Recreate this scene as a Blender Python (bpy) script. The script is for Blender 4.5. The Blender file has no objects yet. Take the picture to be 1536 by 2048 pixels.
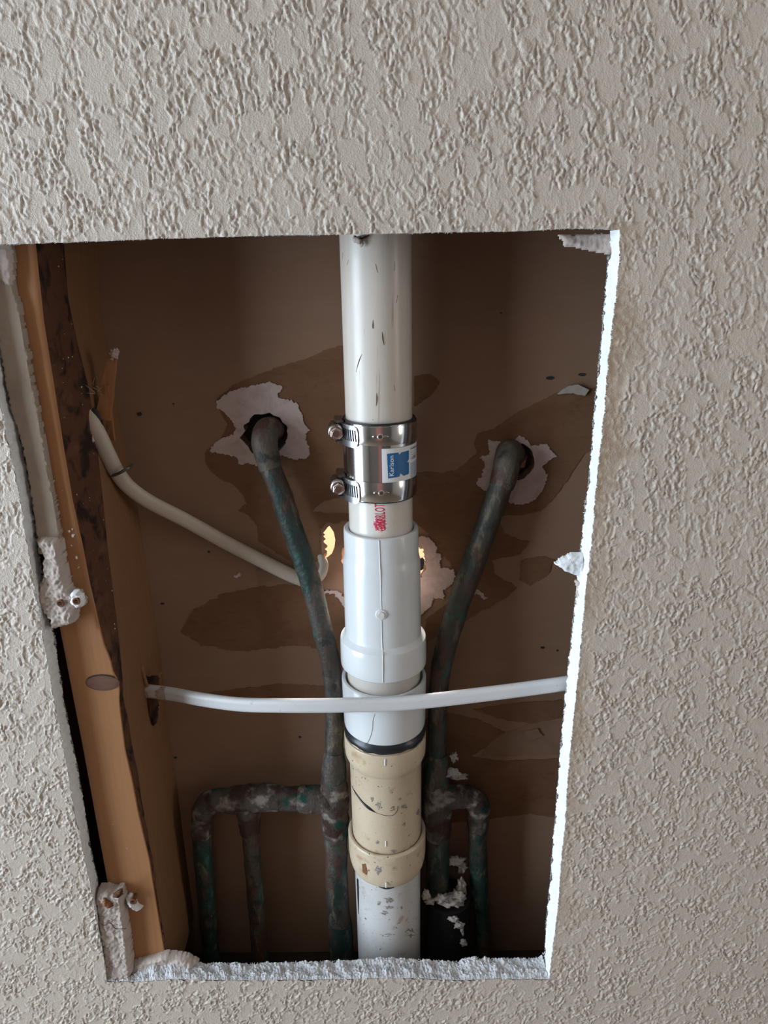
import bpy, bmesh, math, random
import numpy as np
from mathutils import Vector, Matrix, Euler, noise as mn
from mathutils.geometry import tessellate_polygon
random.seed(7); rng = np.random.default_rng(11)
scn = bpy.context.scene; COL = scn.collection
PI = math.pi

# ------------------------------------------------------------------ camera, light, exposure
F = 1420.0; ZW = 0.455; H = 1.45; PITCH = math.radians(19.0); ROLL = math.radians(-0.42)
cam = bpy.data.objects.new('camera', bpy.data.cameras.new('camera')); COL.objects.link(cam)
cam.data.sensor_fit = 'VERTICAL'; cam.data.sensor_height = 36.0; cam.data.lens = F/2048*36
cam.data.clip_start = 0.01
RM = (Matrix.Rotation(PI/2-PITCH, 3, 'X') @ Matrix.Rotation(ROLL, 3, 'Z'))
CP = Vector((0, -ZW, H))
cam.matrix_world = Matrix.Translation(CP) @ RM.to_4x4()
scn.camera = cam
w = bpy.data.worlds.new('world'); scn.world = w; w.use_nodes = True
w.node_tree.nodes['Background'].inputs[0].default_value = (0.75, 0.85, 1.0, 1)
w.node_tree.nodes['Background'].inputs[1].default_value = 0.3
scn.view_settings.view_transform = 'Standard'; scn.view_settings.look = 'None'
scn.view_settings.gamma = 1.0; scn.view_settings.exposure = 0.0
scn.view_settings.use_curve_mapping = False

def area(name, loc, rot, sx, sy, power, color):
    l = bpy.data.lights.new(name, 'AREA'); l.shape = 'RECTANGLE'; l.size = sx; l.size_y = sy
    l.energy = power; l.color = color
    o = bpy.data.objects.new(name, l); COL.objects.link(o); o.location = loc; o.rotation_euler = rot
    return o
# daylight in the window of the left wall, a narrow window in the right wall, a lit room behind the partition
area('window_light', (-1.94, -0.84, H-0.20), (0, -PI/2, 0), 2.0, 1.15, 90, (0.71, 0.86, 1.0))
area('side_window_light', (2.30, -0.95, H+0.15), (0, PI/2, 0), 1.3, 0.35, 9, (1.0, 0.93, 0.84))
area('far_room_light', (0.15, 0.55, H+0.25), (-PI/2-0.7, 0, 0), 0.5, 0.5, 800, (1.0, 0.92, 0.82))

# ------------------------------------------------------------------ projection helper: a pixel and a depth give a point
def at(px, py, Y):
    d = RM @ Vector(((px-768)/F, -(py-1024)/F, -1.0))
    t = (Y + ZW)/d.y
    return CP + d*t
T = 0.0135            # front drywall thickness
YB = 0.1025           # face of the rear drywall
YD = 0.060            # axis of the drain

# ------------------------------------------------------------------ noise
_g = rng.random((256, 256))*2*PI; GX, GY = np.cos(_g), np.sin(_g)
def perlin(x, y, seed=0):
    x = x + seed*17.31; y = y + seed*9.73
    xi = np.floor(x).astype(np.int64); yi = np.floor(y).astype(np.int64)
    xf = x-xi; yf = y-yi
    u = xf**3*(xf*(xf*6-15)+10); v = yf**3*(yf*(yf*6-15)+10)
    def g(a, b, fx, fy):
        a = a & 255; b = b & 255
        return GX[a, b]*fx + GY[a, b]*fy
    n00 = g(xi, yi, xf, yf); n10 = g(xi+1, yi, xf-1, yf)
    n01 = g(xi, yi+1, xf, yf-1); n11 = g(xi+1, yi+1, xf-1, yf-1)
    return ((n00*(1-u)+n10*u)*(1-v) + (n01*(1-u)+n11*u)*v)*1.5
def sstep(a, b, x):
    t = np.clip((x-a)/(b-a), 0, 1); return t*t*(3-2*t)

# ------------------------------------------------------------------ materials
def hexc(r, g, b):
    f = lambda c: ((c/255+0.055)/1.055)**2.4 if c/255 > 0.04045 else c/255/12.92
    return (f(r), f(g), f(b), 1)
def lin(r, g, b): return (r, g, b, 1)
class MAT:
    def __init__(s, name, base, rough=0.6, metal=0.0, spec=0.5):
        s.m = bpy.data.materials.new(name); s.m.use_nodes = True
        s.nt = s.m.node_tree; s.b = s.nt.nodes['Principled BSDF']
        s.b.inputs['Base Color'].default_value = base; s.b.inputs['Roughness'].default_value = rough
        s.b.inputs['Metallic'].default_value = metal; s.b.inputs['Specular IOR Level'].default_value = spec
        s.base = base; s.col = None; s.tc = s.nt.nodes.new('ShaderNodeTexCoord')
        s.bump = None
    def noise(s, scale, sx=1, sy=1, sz=1, detail=4, rough=0.55, dist=0.0, off=0.0):
        mp = s.nt.nodes.new('ShaderNodeMapping'); mp.inputs['Scale'].default_value = (sx, sy, sz)
        mp.inputs['Location'].default_value = (off, off*0.7, off*1.3)
        s.nt.links.new(s.tc.outputs['Object'], mp.inputs[0])
        n = s.nt.nodes.new('ShaderNodeTexNoise'); n.inputs['Scale'].default_value = scale
        n.inputs['Detail'].default_value = detail; n.inputs['Roughness'].default_value = rough
        n.inputs['Distortion'].default_value = dist
        s.nt.links.new(mp.outputs[0], n.inputs['Vector']); return n.outputs['Fac']
    def voro(s, scale, sx=1, sy=1, sz=1, off=0.0, rnd=1.0):
        mp = s.nt.nodes.new('ShaderNodeMapping'); mp.inputs['Scale'].default_value = (sx, sy, sz)
        mp.inputs['Location'].default_value = (off, off, off)
        s.nt.links.new(s.tc.outputs['Object'], mp.inputs[0])
        n = s.nt.nodes.new('ShaderNodeTexVoronoi'); n.inputs['Scale'].default_value = scale
        n.inputs['Randomness'].default_value = rnd
        s.nt.links.new(mp.outputs[0], n.inputs['Vector']); return n.outputs['Distance']
    def ramp(s, fac, lo, hi):
        r = s.nt.nodes.new('ShaderNodeMapRange'); r.clamp = True
        r.inputs['From Min'].default_value = lo; r.inputs['From Max'].default_value = hi
        s.nt.links.new(fac, r.inputs['Value']); return r.outputs[0]
    def mul(s, a, b):
        n = s.nt.nodes.new('ShaderNodeMath'); n.operation = 'MULTIPLY'
        s.nt.links.new(a, n.inputs[0])
        if isinstance(b, (int, float)): n.inputs[1].default_value = b
        else: s.nt.links.new(b, n.inputs[1])
        return n.outputs[0]
    def mix(s, fac, color):
        n = s.nt.nodes.new('ShaderNodeMix'); n.data_type = 'RGBA'
        if isinstance(fac, (int, float)): n.inputs['Factor'].default_value = fac
        else: s.nt.links.new(fac, n.inputs['Factor'])
        if s.col is None: n.inputs[6].default_value = s.base
        else: s.nt.links.new(s.col, n.inputs[6])
        n.inputs[7].default_value = color
        s.col = n.outputs[2]; s.nt.links.new(s.col, s.b.inputs['Base Color']); return s
    def setrough(s, fac, lo, hi):
        r = s.nt.nodes.new('ShaderNodeMapRange'); s.nt.links.new(fac, r.inputs['Value'])
        r.inputs['To Min'].default_value = lo; r.inputs['To Max'].default_value = hi
        s.nt.links.new(r.outputs[0], s.b.inputs['Roughness']); return s
    def addbump(s, fac, dist, strength=1.0):
        n = s.nt.nodes.new('ShaderNodeBump'); n.inputs['Distance'].default_value = dist
        n.inputs['Strength'].default_value = strength
        s.nt.links.new(fac, n.inputs['Height'])
        if s.bump is not None: s.nt.links.new(s.bump, n.inputs['Normal'])
        s.bump = n.outputs[0]; s.nt.links.new(s.bump, s.b.inputs['Normal']); return s
    def attr(s, name):
        n = s.nt.nodes.new('ShaderNodeAttribute'); n.attribute_name = name; return n.outputs['Fac']

M = {}
# painted knock-down texture
a = MAT('wall_paint', lin(0.515, 0.435, 0.368), 0.42, spec=0.5)
a.mix(a.mul(a.ramp(a.noise(14), 0.35, 0.7), 0.25), lin(0.46, 0.395, 0.335))
a.mix(a.mul(a.ramp(a.noise(30, off=3), 0.62, 0.75), 0.30), lin(0.33, 0.29, 0.21))
a.mix(a.mul(a.attr('stain'), 0.9), lin(0.30, 0.195, 0.115))
a.mix(a.ramp(a.noise(260, sz=0.6, off=9, detail=1), 0.80, 0.84), lin(0.7, 0.75, 0.78))
a.addbump(a.noise(1100, detail=3), 0.0005, 0.8)
a.addbump(a.mul(a.ramp(a.noise(150, sz=0.7, detail=4, rough=.6, dist=0.8), 0.48, 0.60), a.attr('far')), 0.0010, 1.0)
M['paint'] = a.m
a = MAT('gypsum_core', lin(0.78, 0.79, 0.80), 0.9, spec=0.1)
a.mix(a.mul(a.ramp(a.noise(300), 0.5, 0.75), 0.35), lin(0.45, 0.40, 0.38))
a.addbump(a.noise(1400, detail=4), 0.0006, 0.7); M['gypsum'] = a.m
a = MAT('gypsum_crumbly', lin(0.60, 0.595, 0.61), 0.95, spec=0.1)
a.mix(a.mul(a.ramp(a.noise(220), 0.48, 0.66), 0.55), lin(0.42, 0.39, 0.39))
a.addbump(a.noise(900, detail=4), 0.0012, 0.9); M['gypsum_crumbly'] = a.m
a = MAT('gypsum_dusty', lin(0.47, 0.405, 0.365), 0.95, spec=0.1)
a.mix(a.mul(a.ramp(a.noise(160), 0.4, 0.7), 0.5), lin(0.40, 0.30, 0.26))
a.addbump(a.noise(900, detail=4), 0.0006, 0.6); M['gypsum_dusty'] = a.m
a = MAT('gypsum_pink', lin(0.50, 0.395, 0.365), 0.95, spec=0.1)
a.mix(a.mul(a.ramp(a.noise(90, dist=1), 0.45, 0.7), 0.55), lin(0.36, 0.26, 0.215))
a.addbump(a.noise(700, detail=4), 0.0005, 0.6); M['gypsum_pink'] = a.m
a = MAT('kraft_paper', lin(0.262, 0.154, 0.098), 0.75, spec=0.25)
a.mix(a.mul(a.ramp(a.noise(7, off=2), 0.4, 0.65), 0.35), lin(0.235, 0.135, 0.086))
a.mix(a.mul(a.ramp(a.noise(60, sx=0.3), 0.5, 0.75), 0.25), lin(0.31, 0.21, 0.15))
a.mix(a.ramp(a.voro(26), 0.035, 0.025), lin(0.04, 0.03, 0.025))
a.addbump(a.noise(260, sx=0.3, detail=3), 0.0003, 0.5); M['kraft'] = a.m
a = MAT('torn_paper', lin(0.165, 0.083, 0.045), 0.9, spec=0.1)
a.mix(a.mul(a.ramp(a.noise(22, dist=1.5), 0.4, 0.65), 0.6), lin(0.205, 0.112, 0.065))
a.mix(a.mul(a.ramp(a.noise(70, sz=2.2, dist=2), 0.55, 0.7), 0.5), lin(0.11, 0.062, 0.038))
a.addbump(a.noise(500, sx=0.4, detail=4), 0.0004, 0.7); M['torn'] = a.m
a = MAT('paper_mid', lin(0.24, 0.145, 0.095), 0.9, spec=0.1)
a.mix(a.mul(a.ramp(a.noise(60, dist=1), 0.45, 0.7), 0.5), lin(0.17, 0.105, 0.07)); M['paper_mid'] = a.m
a = MAT('paper_light', lin(0.42, 0.36, 0.31), 0.9, spec=0.1)
a.mix(a.mul(a.ramp(a.noise(120), 0.4, 0.7), 0.5), lin(0.30, 0.23, 0.19)); M['paper_light'] = a.m
a = MAT('strip_paper', lin(0.33, 0.265, 0.215), 0.9, spec=0.15)
a.mix(a.mul(a.ramp(a.noise(60, sz=0.5), 0.45, 0.7), 0.5), lin(0.25, 0.195, 0.155))
a.addbump(a.noise(900, detail=3), 0.0003, 0.5); M['strip'] = a.m
def wood(name, c1, c2, c3, off=0.0):
    a = MAT(name, c1, 0.6, spec=0.35)
    g = a.noise(240, sx=1, sy=1, sz=0.035, detail=5, dist=0.4, off=off)
    a.mix(a.mul(a.ramp(g, 0.4, 0.7), 0.55), c2)
    a.mix(a.mul(a.ramp(a.noise(16, sz=0.4, off=off+5), 0.5, 0.75), 0.55), c3)
    a.mix(a.ramp(a.voro(60, off=off), 0.030, 0.020), lin(0.5, 0.42, 0.34))
    a.addbump(g, 0.0003, 0.5); return a.m
M['stud_front'] = wood('stud_front', lin(0.36, 0.172, 0.074), lin(0.29, 0.13, 0.052), lin(0.31, 0.155, 0.082))
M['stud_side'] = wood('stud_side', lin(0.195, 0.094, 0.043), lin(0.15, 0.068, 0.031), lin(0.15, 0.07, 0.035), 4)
M['splinter'] = wood('splinter', lin(0.30, 0.13, 0.05), lin(0.20, 0.08, 0.03), lin(0.36, 0.2, 0.1), 8)
a = MAT('bark', lin(0.095, 0.042, 0.025), 0.95, spec=0.1)
a.mix(a.ramp(a.noise(60, sz=0.7, dist=1), 0.50, 0.62), lin(0.028, 0.017, 0.014))
a.mix(a.mul(a.ramp(a.noise(35, off=6), 0.55, 0.7), 0.8), lin(0.14, 0.065, 0.035))
a.mix(a.ramp(a.noise(420, off=2), 0.70, 0.76), lin(0.32, 0.26, 0.22))
a.addbump(a.noise(350, detail=5), 0.0012, 0.8); M['bark'] = a.m
a = MAT('knot', lin(0.15, 0.07, 0.042), 0.7)
a.mix(a.mul(a.ramp(a.noise(220, sx=0.5), 0.4, 0.7), 0.7), lin(0.09, 0.04, 0.025)); M['knot'] = a.m
a = MAT('scuff', lin(0.19, 0.165, 0.145), 0.7)
a.mix(a.ramp(a.noise(700), 0.5, 0.6), lin(0.36, 0.33, 0.29)); M['scuff'] = a.m
M['knot_rim'] = MAT('knot_rim', lin(0.04, 0.02, 0.012), 0.8).m
# plastics
a = MAT('old_white_plastic', lin(0.56, 0.505, 0.45), 0.30, spec=0.5)
a.mix(a.mul(a.ramp(a.noise(45, sz=0.10, off=1), 0.50, 0.68), 0.5), lin(0.50, 0.38, 0.31))
a.mix(a.mul(a.ramp(a.noise(20, off=7), 0.45, 0.7), 0.3), lin(0.60, 0.56, 0.46))
a.mix(a.ramp(a.noise(170, sz=0.09, off=4, detail=2), 0.735, 0.765), lin(0.07, 0.05, 0.04))
a.mix(a.mul(a.ramp(a.noise(300, sz=0.06, off=14, detail=2), 0.66, 0.72), 0.5), lin(0.30, 0.2, 0.16))
a.setrough(a.noise(60, off=3), 0.22, 0.42); M['pvc_old'] = a.m
a = MAT('stub_plastic', lin(0.63, 0.58, 0.525), 0.25); M['pvc_stub'] = a.m
a.mix(a.mul(a.ramp(a.noise(30), 0.45, 0.7), 0.25), lin(0.56, 0.52, 0.46))
a = MAT('new_white_plastic', lin(0.62, 0.63, 0.635), 0.22, spec=0.5); M['pvc_new'] = a.m
a.mix(a.mul(a.ramp(a.noise(25), 0.45, 0.7), 0.2), lin(0.57, 0.57, 0.565))
def speck(name, base, stain):
    a = MAT(name, base, 0.38)
    a.mix(a.mul(a.ramp(a.noise(35, off=2), 0.48, 0.68), 0.55), stain)
    a.mix(a.mul(a.ramp(a.noise(70, off=12), 0.60, 0.72), 0.6), lin(0.30, 0.17, 0.08))
    a.mix(a.ramp(a.noise(330, sx=0.8, off=4, detail=1, dist=0.6), 0.725, 0.745), lin(0.10, 0.08, 0.07))
    a.mix(a.ramp(a.noise(130, off=8, detail=2, dist=0.8), 0.735, 0.75), lin(0.22, 0.19, 0.17))
    a.mix(a.mul(a.ramp(a.noise(900, off=6, detail=1), 0.70, 0.75), 0.7), lin(0.2, 0.15, 0.11))
    return a.m
M['beige'] = speck('beige_plastic', lin(0.53, 0.425, 0.305), lin(0.48, 0.365, 0.24))
M['grey_white'] = speck('scuffed_white_plastic', lin(0.52, 0.505, 0.495), lin(0.45, 0.42, 0.39))
a = MAT('black_cement', lin(0.012, 0.014, 0.018), 0.35)
a.mix(a.ramp(a.noise(700), 0.74, 0.78), lin(0.5, 0.5, 0.5)); M['black'] = a.m
a = MAT('black_plastic', lin(0.010, 0.010, 0.011), 0.55)
a.mix(a.ramp(a.noise(260, off=2), 0.70, 0.74), lin(0.16, 0.14, 0.12)); M['black_pipe'] = a.m
a = MAT('steel', lin(0.62, 0.60, 0.58), 0.17, metal=1.0)
a.addbump(a.noise(60, sz=10), 0.0001, 0.15); M['steel'] = a.m
M['steel_dark'] = MAT('dark_steel', lin(0.30, 0.27, 0.24), 0.30, metal=1.0).m
M['steel_bright'] = MAT('brushed_steel', lin(0.55, 0.56, 0.59), 0.30, metal=1.0).m
M['slot'] = MAT('slot_shadow', lin(0.02, 0.02, 0.02), 0.7).m
M['rubber'] = MAT('rubber', lin(0.014, 0.014, 0.014), 0.6).m
M['sticker'] = MAT('sticker_paper', lin(0.74, 0.76, 0.77), 0.45).m
M['blue'] = MAT('sticker_blue', lin(0.012, 0.125, 0.33), 0.45).m
M['sticker_ink'] = MAT('sticker_ink', lin(0.06, 0.09, 0.16), 0.5).m
M['white_ink'] = MAT('white_ink', lin(0.80, 0.82, 0.84), 0.5).m
a = MAT('red_ink', lin(0.48, 0.012, 0.045), 0.5)
a.mix(a.mul(a.ramp(a.noise(900), 0.5, 0.7), 0.5), lin(0.66, 0.25, 0.27)); M['red'] = a.m
a = MAT('red_smudge', lin(0.72, 0.66, 0.62), 0.4)
a.mix(a.ramp(a.noise(500, detail=3, off=1), 0.38, 0.50), lin(0.52, 0.05, 0.10)); M['smudge'] = a.m
a = MAT('pink_smudge', lin(0.72, 0.66, 0.62), 0.4)
a.mix(a.mul(a.ramp(a.noise(300, detail=3, off=3), 0.42, 0.6), 0.6), lin(0.66, 0.30, 0.31)); M['pink'] = a.m
def copper(name, off, greenlo, base=(0.060, 0.046, 0.036), green=True):
    a = MAT(name, lin(*base), 0.55, metal=0.0, spec=0.5)
    a.mix(a.ramp(a.noise(38, sz=.4, off=off+3, detail=5), 0.50, 0.58), lin(0.075, 0.032, 0.020))
    if green: a.mix(a.ramp(a.noise(34, sz=0.45, off=off, detail=6, rough=.65), greenlo, greenlo+0.07), lin(0.011, 0.032, 0.025))
    a.mix(a.mul(a.ramp(a.noise(60, off=off+1, detail=4), 0.54, 0.62), 0.9), lin(0.020, 0.022, 0.018))
    if green: a.mix(a.mul(a.ramp(a.noise(110, sz=.5, off=off+17, detail=6), 0.58, 0.68), 0.8), lin(0.024, 0.10, 0.078))
    a.mix(a.mul(a.ramp(a.noise(110, sz=0.32, off=off+7, detail=6, rough=.65), 0.56, 0.66), 0.75), lin(0.17, 0.14, 0.09))
    a.mix(a.mul(a.ramp(a.noise(90, off=off+11, detail=6, rough=.65), 0.64, 0.74), 0.6), lin(0.20, 0.19, 0.17))
    a.addbump(a.noise(300, off=off, detail=5), 0.0012, 0.8)
    return a.m
M['copper_riser'] = copper('patinated_copper', 0, 0.53)
M['copper_right'] = copper('dark_patinated_copper', 21, 0.53, (0.050, 0.046, 0.036))
M['copper_green'] = copper('green_copper', 5, 0.42)
M['copper_brown'] = copper('brown_copper', 13, 0.62)
M['copper_elbow'] = copper('grey_copper', 33, 0.70, (0.10, 0.08, 0.062), green=False)
a = MAT('crusted_copper', lin(0.075, 0.060, 0.052), 0.85, spec=0.2)
a.mix(a.ramp(a.noise(70, detail=5), 0.53, 0.64), lin(0.24, 0.21, 0.185))
a.mix(a.ramp(a.noise(45, off=5, detail=4), 0.52, 0.60), lin(0.050, 0.026, 0.020))
a.mix(a.ramp(a.noise(38, off=9, detail=3), 0.60, 0.66), lin(0.014, 0.050, 0.040))
a.addbump(a.noise(260, detail=5), 0.0018, 0.9); M['crust'] = a.m
a = MAT('cable_jacket', lin(0.56, 0.55, 0.555), 0.42)
a.mix(a.mul(a.ramp(a.noise(60, sx=0.15, off=2), 0.45, 0.7), 0.35), lin(0.52, 0.49, 0.46))
a.mix(a.mul(a.ramp(a.noise(260, sx=0.6), 0.66, 0.74), 0.6), lin(0.30, 0.25, 0.21))
a.addbump(a.noise(400), 0.0003, 0.4); M['cable'] = a.m
a = MAT('cable_dust', lin(0.40, 0.33, 0.28), 0.8)
a.mix(a.ramp(a.noise(160), 0.45, 0.6), lin(0.30, 0.22, 0.17)); M['cable_dust'] = a.m
a = MAT('cable_aged', lin(0.46, 0.39, 0.32), 0.55)
a.mix(a.mul(a.ramp(a.noise(70, sx=0.4, off=2), 0.45, 0.7), 0.5), lin(0.43, 0.36, 0.28)); M['cable_aged'] = a.m
M['tie'] = MAT('cable_tie', lin(0.13, 0.12, 0.10), 0.4, metal=0.6).m
a = MAT('rust', lin(0.20, 0.075, 0.025), 0.7, metal=0.3)
a.mix(a.ramp(a.noise(900), 0.5, 0.65), lin(0.12, 0.05, 0.02)); M['rust'] = a.m
a = MAT('plaster_lump', lin(0.48, 0.43, 0.39), 0.95, spec=0.1)
a.mix(a.mul(a.ramp(a.noise(260), 0.45, 0.7), 0.6), lin(0.26, 0.21, 0.18))
a.addbump(a.noise(800, detail=4), 0.0008, 0.8); M['plaster'] = a.m
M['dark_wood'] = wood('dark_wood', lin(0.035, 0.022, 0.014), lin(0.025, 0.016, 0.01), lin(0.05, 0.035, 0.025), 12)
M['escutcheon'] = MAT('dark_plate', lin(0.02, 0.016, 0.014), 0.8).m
M['pink_pipe'] = MAT('pink_lining', lin(0.42, 0.16, 0.14), 0.7).m
M['room_wall'] = MAT('room_wall', lin(0.50, 0.455, 0.40), 0.8).m
M['room_rear'] = MAT('room_rear', lin(0.16, 0.14, 0.125), 0.8).m
M['room_ceiling'] = MAT('room_ceiling', lin(0.64, 0.57, 0.49), 0.9).m
a = MAT('room_floor', lin(0.26, 0.20, 0.15), 0.6)
a.mix(a.mul(a.ramp(a.noise(30), 0.4, 0.7), 0.4), lin(0.2, 0.15, 0.11)); M['room_floor'] = a.m
M['slab_red'] = MAT('slab_red', lin(0.50, 0.21, 0.17), 0.55).m  # red of the added slab that the steel reflects
M['far_wall'] = MAT('far_wall', lin(0.80, 0.71, 0.60), 0.9).m
M['trim_white'] = MAT('trim_white', lin(0.7, 0.7, 0.68), 0.5).m

# ------------------------------------------------------------------ object helpers
def link(name, me, mat=None, parent=None, smooth=True):
    if mat is not None and len(me.materials) == 0: me.materials.append(M[mat] if isinstance(mat, str) else mat)
    if smooth and len(me.polygons): me.polygons.foreach_set('use_smooth', [True]*len(me.polygons))
    o = bpy.data.objects.new(name, me); COL.objects.link(o)
    if parent is not None: o.parent = parent
    return o
def frompy(name, vs, fs, mat, parent=None, smooth=True, sharp=None):
    me = bpy.data.meshes.new(name); me.from_pydata([tuple(v) for v in vs], [], fs); me.update()
    o = link(name, me, mat, parent, smooth)
    if smooth and sharp is not None: me.set_sharp_from_angle(angle=math.radians(sharp))
    return o
def frombm(name, bm, mat, parent=None, smooth=True, sharp=None):
    bmesh.ops.recalc_face_normals(bm, faces=bm.faces)
    me = bpy.data.meshes.new(name); bm.to_mesh(me); bm.free()
    o = link(name, me, mat, parent, smooth)
    if smooth and sharp is not None: me.set_sharp_from_angle(angle=math.radians(sharp))
    return o
def tag(o, label=None, cat=None, group=None, kind=None):
    if label: o['label'] = label
    if cat: o['category'] = cat
    if group: o['group'] = group
    if kind: o['kind'] = kind
    return o
def thing(name, label, cat, loc, group=None):
    # root Empty; children keep world-space mesh data through the inverse offset
    o = bpy.data.objects.new(name, None); COL.objects.link(o); o.location = loc; o.empty_display_size = 0.02
    return tag(o, label, cat, group)
def fix_children():
    for o in list(COL.objects):
        if o.parent is not None and o.get('_done') is None:
            p = o.parent; acc = Vector((0, 0, 0))
            while p is not None:
                acc += p.location; p = p.parent
            if o.parent.type == 'EMPTY': o.location = o.location - acc
            elif acc.length > 0 and False: pass
def box(name, lo, hi, mat, parent=None, bevel=0.0, kind=None):
    bm = bmesh.new(); bmesh.ops.create_cube(bm, size=1)
    for v in bm.verts:
        v.co = Vector([(lo[i]+hi[i])/2 + v.co[i]*(hi[i]-lo[i]) for i in range(3)])
    if bevel: bmesh.ops.bevel(bm, geom=bm.edges[:], offset=bevel, segments=2, affect='EDGES')
    o = frombm(name, bm, mat, parent, smooth=False)
    if kind: o['kind'] = kind
    return o
def catmull(P, n=8):
    P = [Vector(p) for p in P]; out = []
    Q = [P[0]*2-P[1]] + P + [P[-1]*2-P[-2]]
    for i in range(1, len(Q)-2):
        for k in range(n):
            t = k/n; a, b, c, d = Q[i-1], Q[i], Q[i+1], Q[i+2]
            out.append(0.5*((2*b)+(c-a)*t+(2*a-5*b+4*c-d)*t*t+(3*b-a-3*c+d)*t**3))
    out.append(P[-1]); return out
def tube(name, P, R, mat, parent=None, seg=20, n=8, ang=50, amp=0.0, freq=120, flat=None, cap=True, straight=False, seed=0, ridge=None):
    """sweep along P (Vectors), radius per control point; flat=(kw,kh): cross-section scale across / along the wall normal"""
    PR = [Vector((p[0], p[1], p[2])) for p in P]
    Rs = R if isinstance(R, (list, tuple)) else [R]*len(P)
    if straight: C = PR; RR = list(Rs)
    else:
        C = catmull(PR, n); rr = catmull([Vector((r, 0, 0)) for r in Rs], n); RR = [v.x for v in rr]
    vs = []; fs = []; up = None
    for i, c in enumerate(C):
        tdir = (C[min(i+1, len(C)-1)]-C[max(i-1, 0)]).normalized()
        if flat is not None:
            nrm = Vector((0, 1, 0)); side = tdir.cross(nrm)
            if side.length < 0.2: side = Vector((1, 0, 0))
            side.normalize(); nrm = side.cross(tdir).normalized()
        else:
            if up is None:
                up = Vector((0, 1, 0)) if abs(tdir.y) < 0.8 else Vector((1, 0, 0))
            up = (up - tdir*up.dot(tdir)).normalized(); nrm = up; side = tdir.cross(nrm)
        for k in range(seg):
            a = 2*PI*k/seg; r = RR[i]; kw, kh = flat if flat else (1, 1)
            ca, sa = math.cos(a), math.sin(a)
            if flat: # rounded flat cable
                ca = math.copysign(abs(ca)**0.8, ca)
            d = side*(ca*kw)+nrm*(sa*kh); rad = r
            if ridge and abs(abs(ca)-0.0) < 0.34: rad = r*(1-ridge)
            p = c + d*rad
            if amp: 
                q = p*freq + Vector((seed*7.1, seed*3.3, 0)); p = p + d.normalized()*amp*(mn.noise(q)+0.5*mn.noise(q*2.3))
            vs.append(p)
    for i in range(len(C)-1):
        for k in range(seg):
            a0 = i*seg+k; a1 = i*seg+(k+1) % seg
            fs.append((a0, a1, a1+seg, a0+seg))
    if cap:
        fs.append(tuple(range(seg-1, -1, -1))); fs.append(tuple((len(C)-1)*seg+k for k in range(seg)))
    o = frompy(name, vs, fs, mat, parent); o.data.set_sharp_from_angle(angle=math.radians(ang)); return o
def lumps(name, centres, mat, parent=None, sub=3, amp=0.35, freq=160, seed=0):
    """irregular blobs joined into one mesh: (point, (rx,ry,rz))"""
    bm = bmesh.new()
    for j, (c, r) in enumerate(centres):
        g = bmesh.ops.create_icosphere(bm, subdivisions=sub, radius=1.0)
        for v in g['verts']:
            q = v.co.copy(); s = 1 + amp*(mn.noise(q*1.7+Vector((j*3.7+seed, 0, 0))) + 0.6*mn.noise(q*4.3+Vector((0, j*2.1+seed, 5)))+0.35*mn.noise(q*9+Vector((0, 3, j+seed))))
            v.co = Vector(c) + Vector((q.x*r[0], q.y*r[1], q.z*r[2]))*s
    return frombm(name, bm, mat, parent)

# ================================================================== THE FRONT WALL
def outline(pts, depth, fn):
    V = [at(x, y, depth) for x, y in pts]
    return np.array([[v.x, v.z] for v in V])
Lf = outline([(-52, 495), (-30, 640), (0, 806), (41, 1000), (51, 1068), (66, 1150), (79, 1227), (96, 1328), (109, 1405), (128, 1500), (150, 1623), (164, 1691), (180, 1762), (191, 1828), (205, 1905), (214, 1962)], 0, 0)
Lb = outline([(-30, 497), (-5, 640), (16, 793), (35.5, 850), (45, 905), (63, 1000), (79, 1123), (92, 1190), (105, 1260), (117.6, 1342), (131, 1427), (148, 1503), (169, 1623), (180, 1697), (194, 1754), (202, 1842), (213, 1935)], T, 0)
Rf = outline([(1239, 459), (1238, 522), (1231, 588), (1221, 677), (1214, 737), (1209, 811), (1199, 904), (1191, 976), (1184, 1070), (1178, 1126), (1170, 1186), (1164, 1255), (1157, 1333), (1151, 1391), (1140, 1500), (1134, 1570), (1129, 1657), (1122, 1716), (1117, 1797), (1111, 1849), (1104, 1901), (1098, 1958)], 0, 0)
Rb = outline([(1221, 462), (1219, 507), (1211, 588), (1202, 692), (1194, 774), (1187, 840), (1183, 915), (1174, 996), (1165, 1070), (1160, 1118), (1154, 1186), (1148, 1225), (1143, 1284), (1137, 1333), (1131, 1391), (1122, 1500), (1117, 1559), (1111, 1640), (1106, 1692), (1101, 1772), (1094, 1831), (1090, 1905), (1082, 1930)], T, 0)
Tf = outline([(-52, 495), (0, 489), (195, 482), (358, 476), (500, 472), (700, 468.5), (823, 466), (1042, 462), (1150, 457), (1239, 459)], 0, 0)
Bf = outline([(214, 1962), (276, 1963), (340, 1958), (512, 1960), (705, 1958), (783, 1955), (913, 1960), (1000, 1957), (1098, 1958)], 0, 0)
Bb = outline([(213, 1935), (262, 1938), (275, 1925), (300, 1914), (340, 1911), (375, 1916), (408, 1927), (512, 1927), (600, 1925), (705, 1922), (783, 1916), (850, 1920), (913, 1924), (934, 1915), (1000, 1918), (1069, 1917), (1082, 1913), (1088, 1906)], T, 0)
def of_z(A):
    o = A[np.argsort(A[:, 1])]; return lambda z: np.interp(z, o[:, 1], o[:, 0])
def of_x(A):
    o = A[np.argsort(A[:, 0])]; return lambda x: np.interp(x, o[:, 0], o[:, 1])
xTL, zTL = Tf[0]; xTR, zTR = Tf[-1]; xBL, zBL = Bf[0]; xBR, zBR = Bf[-1]
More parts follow.
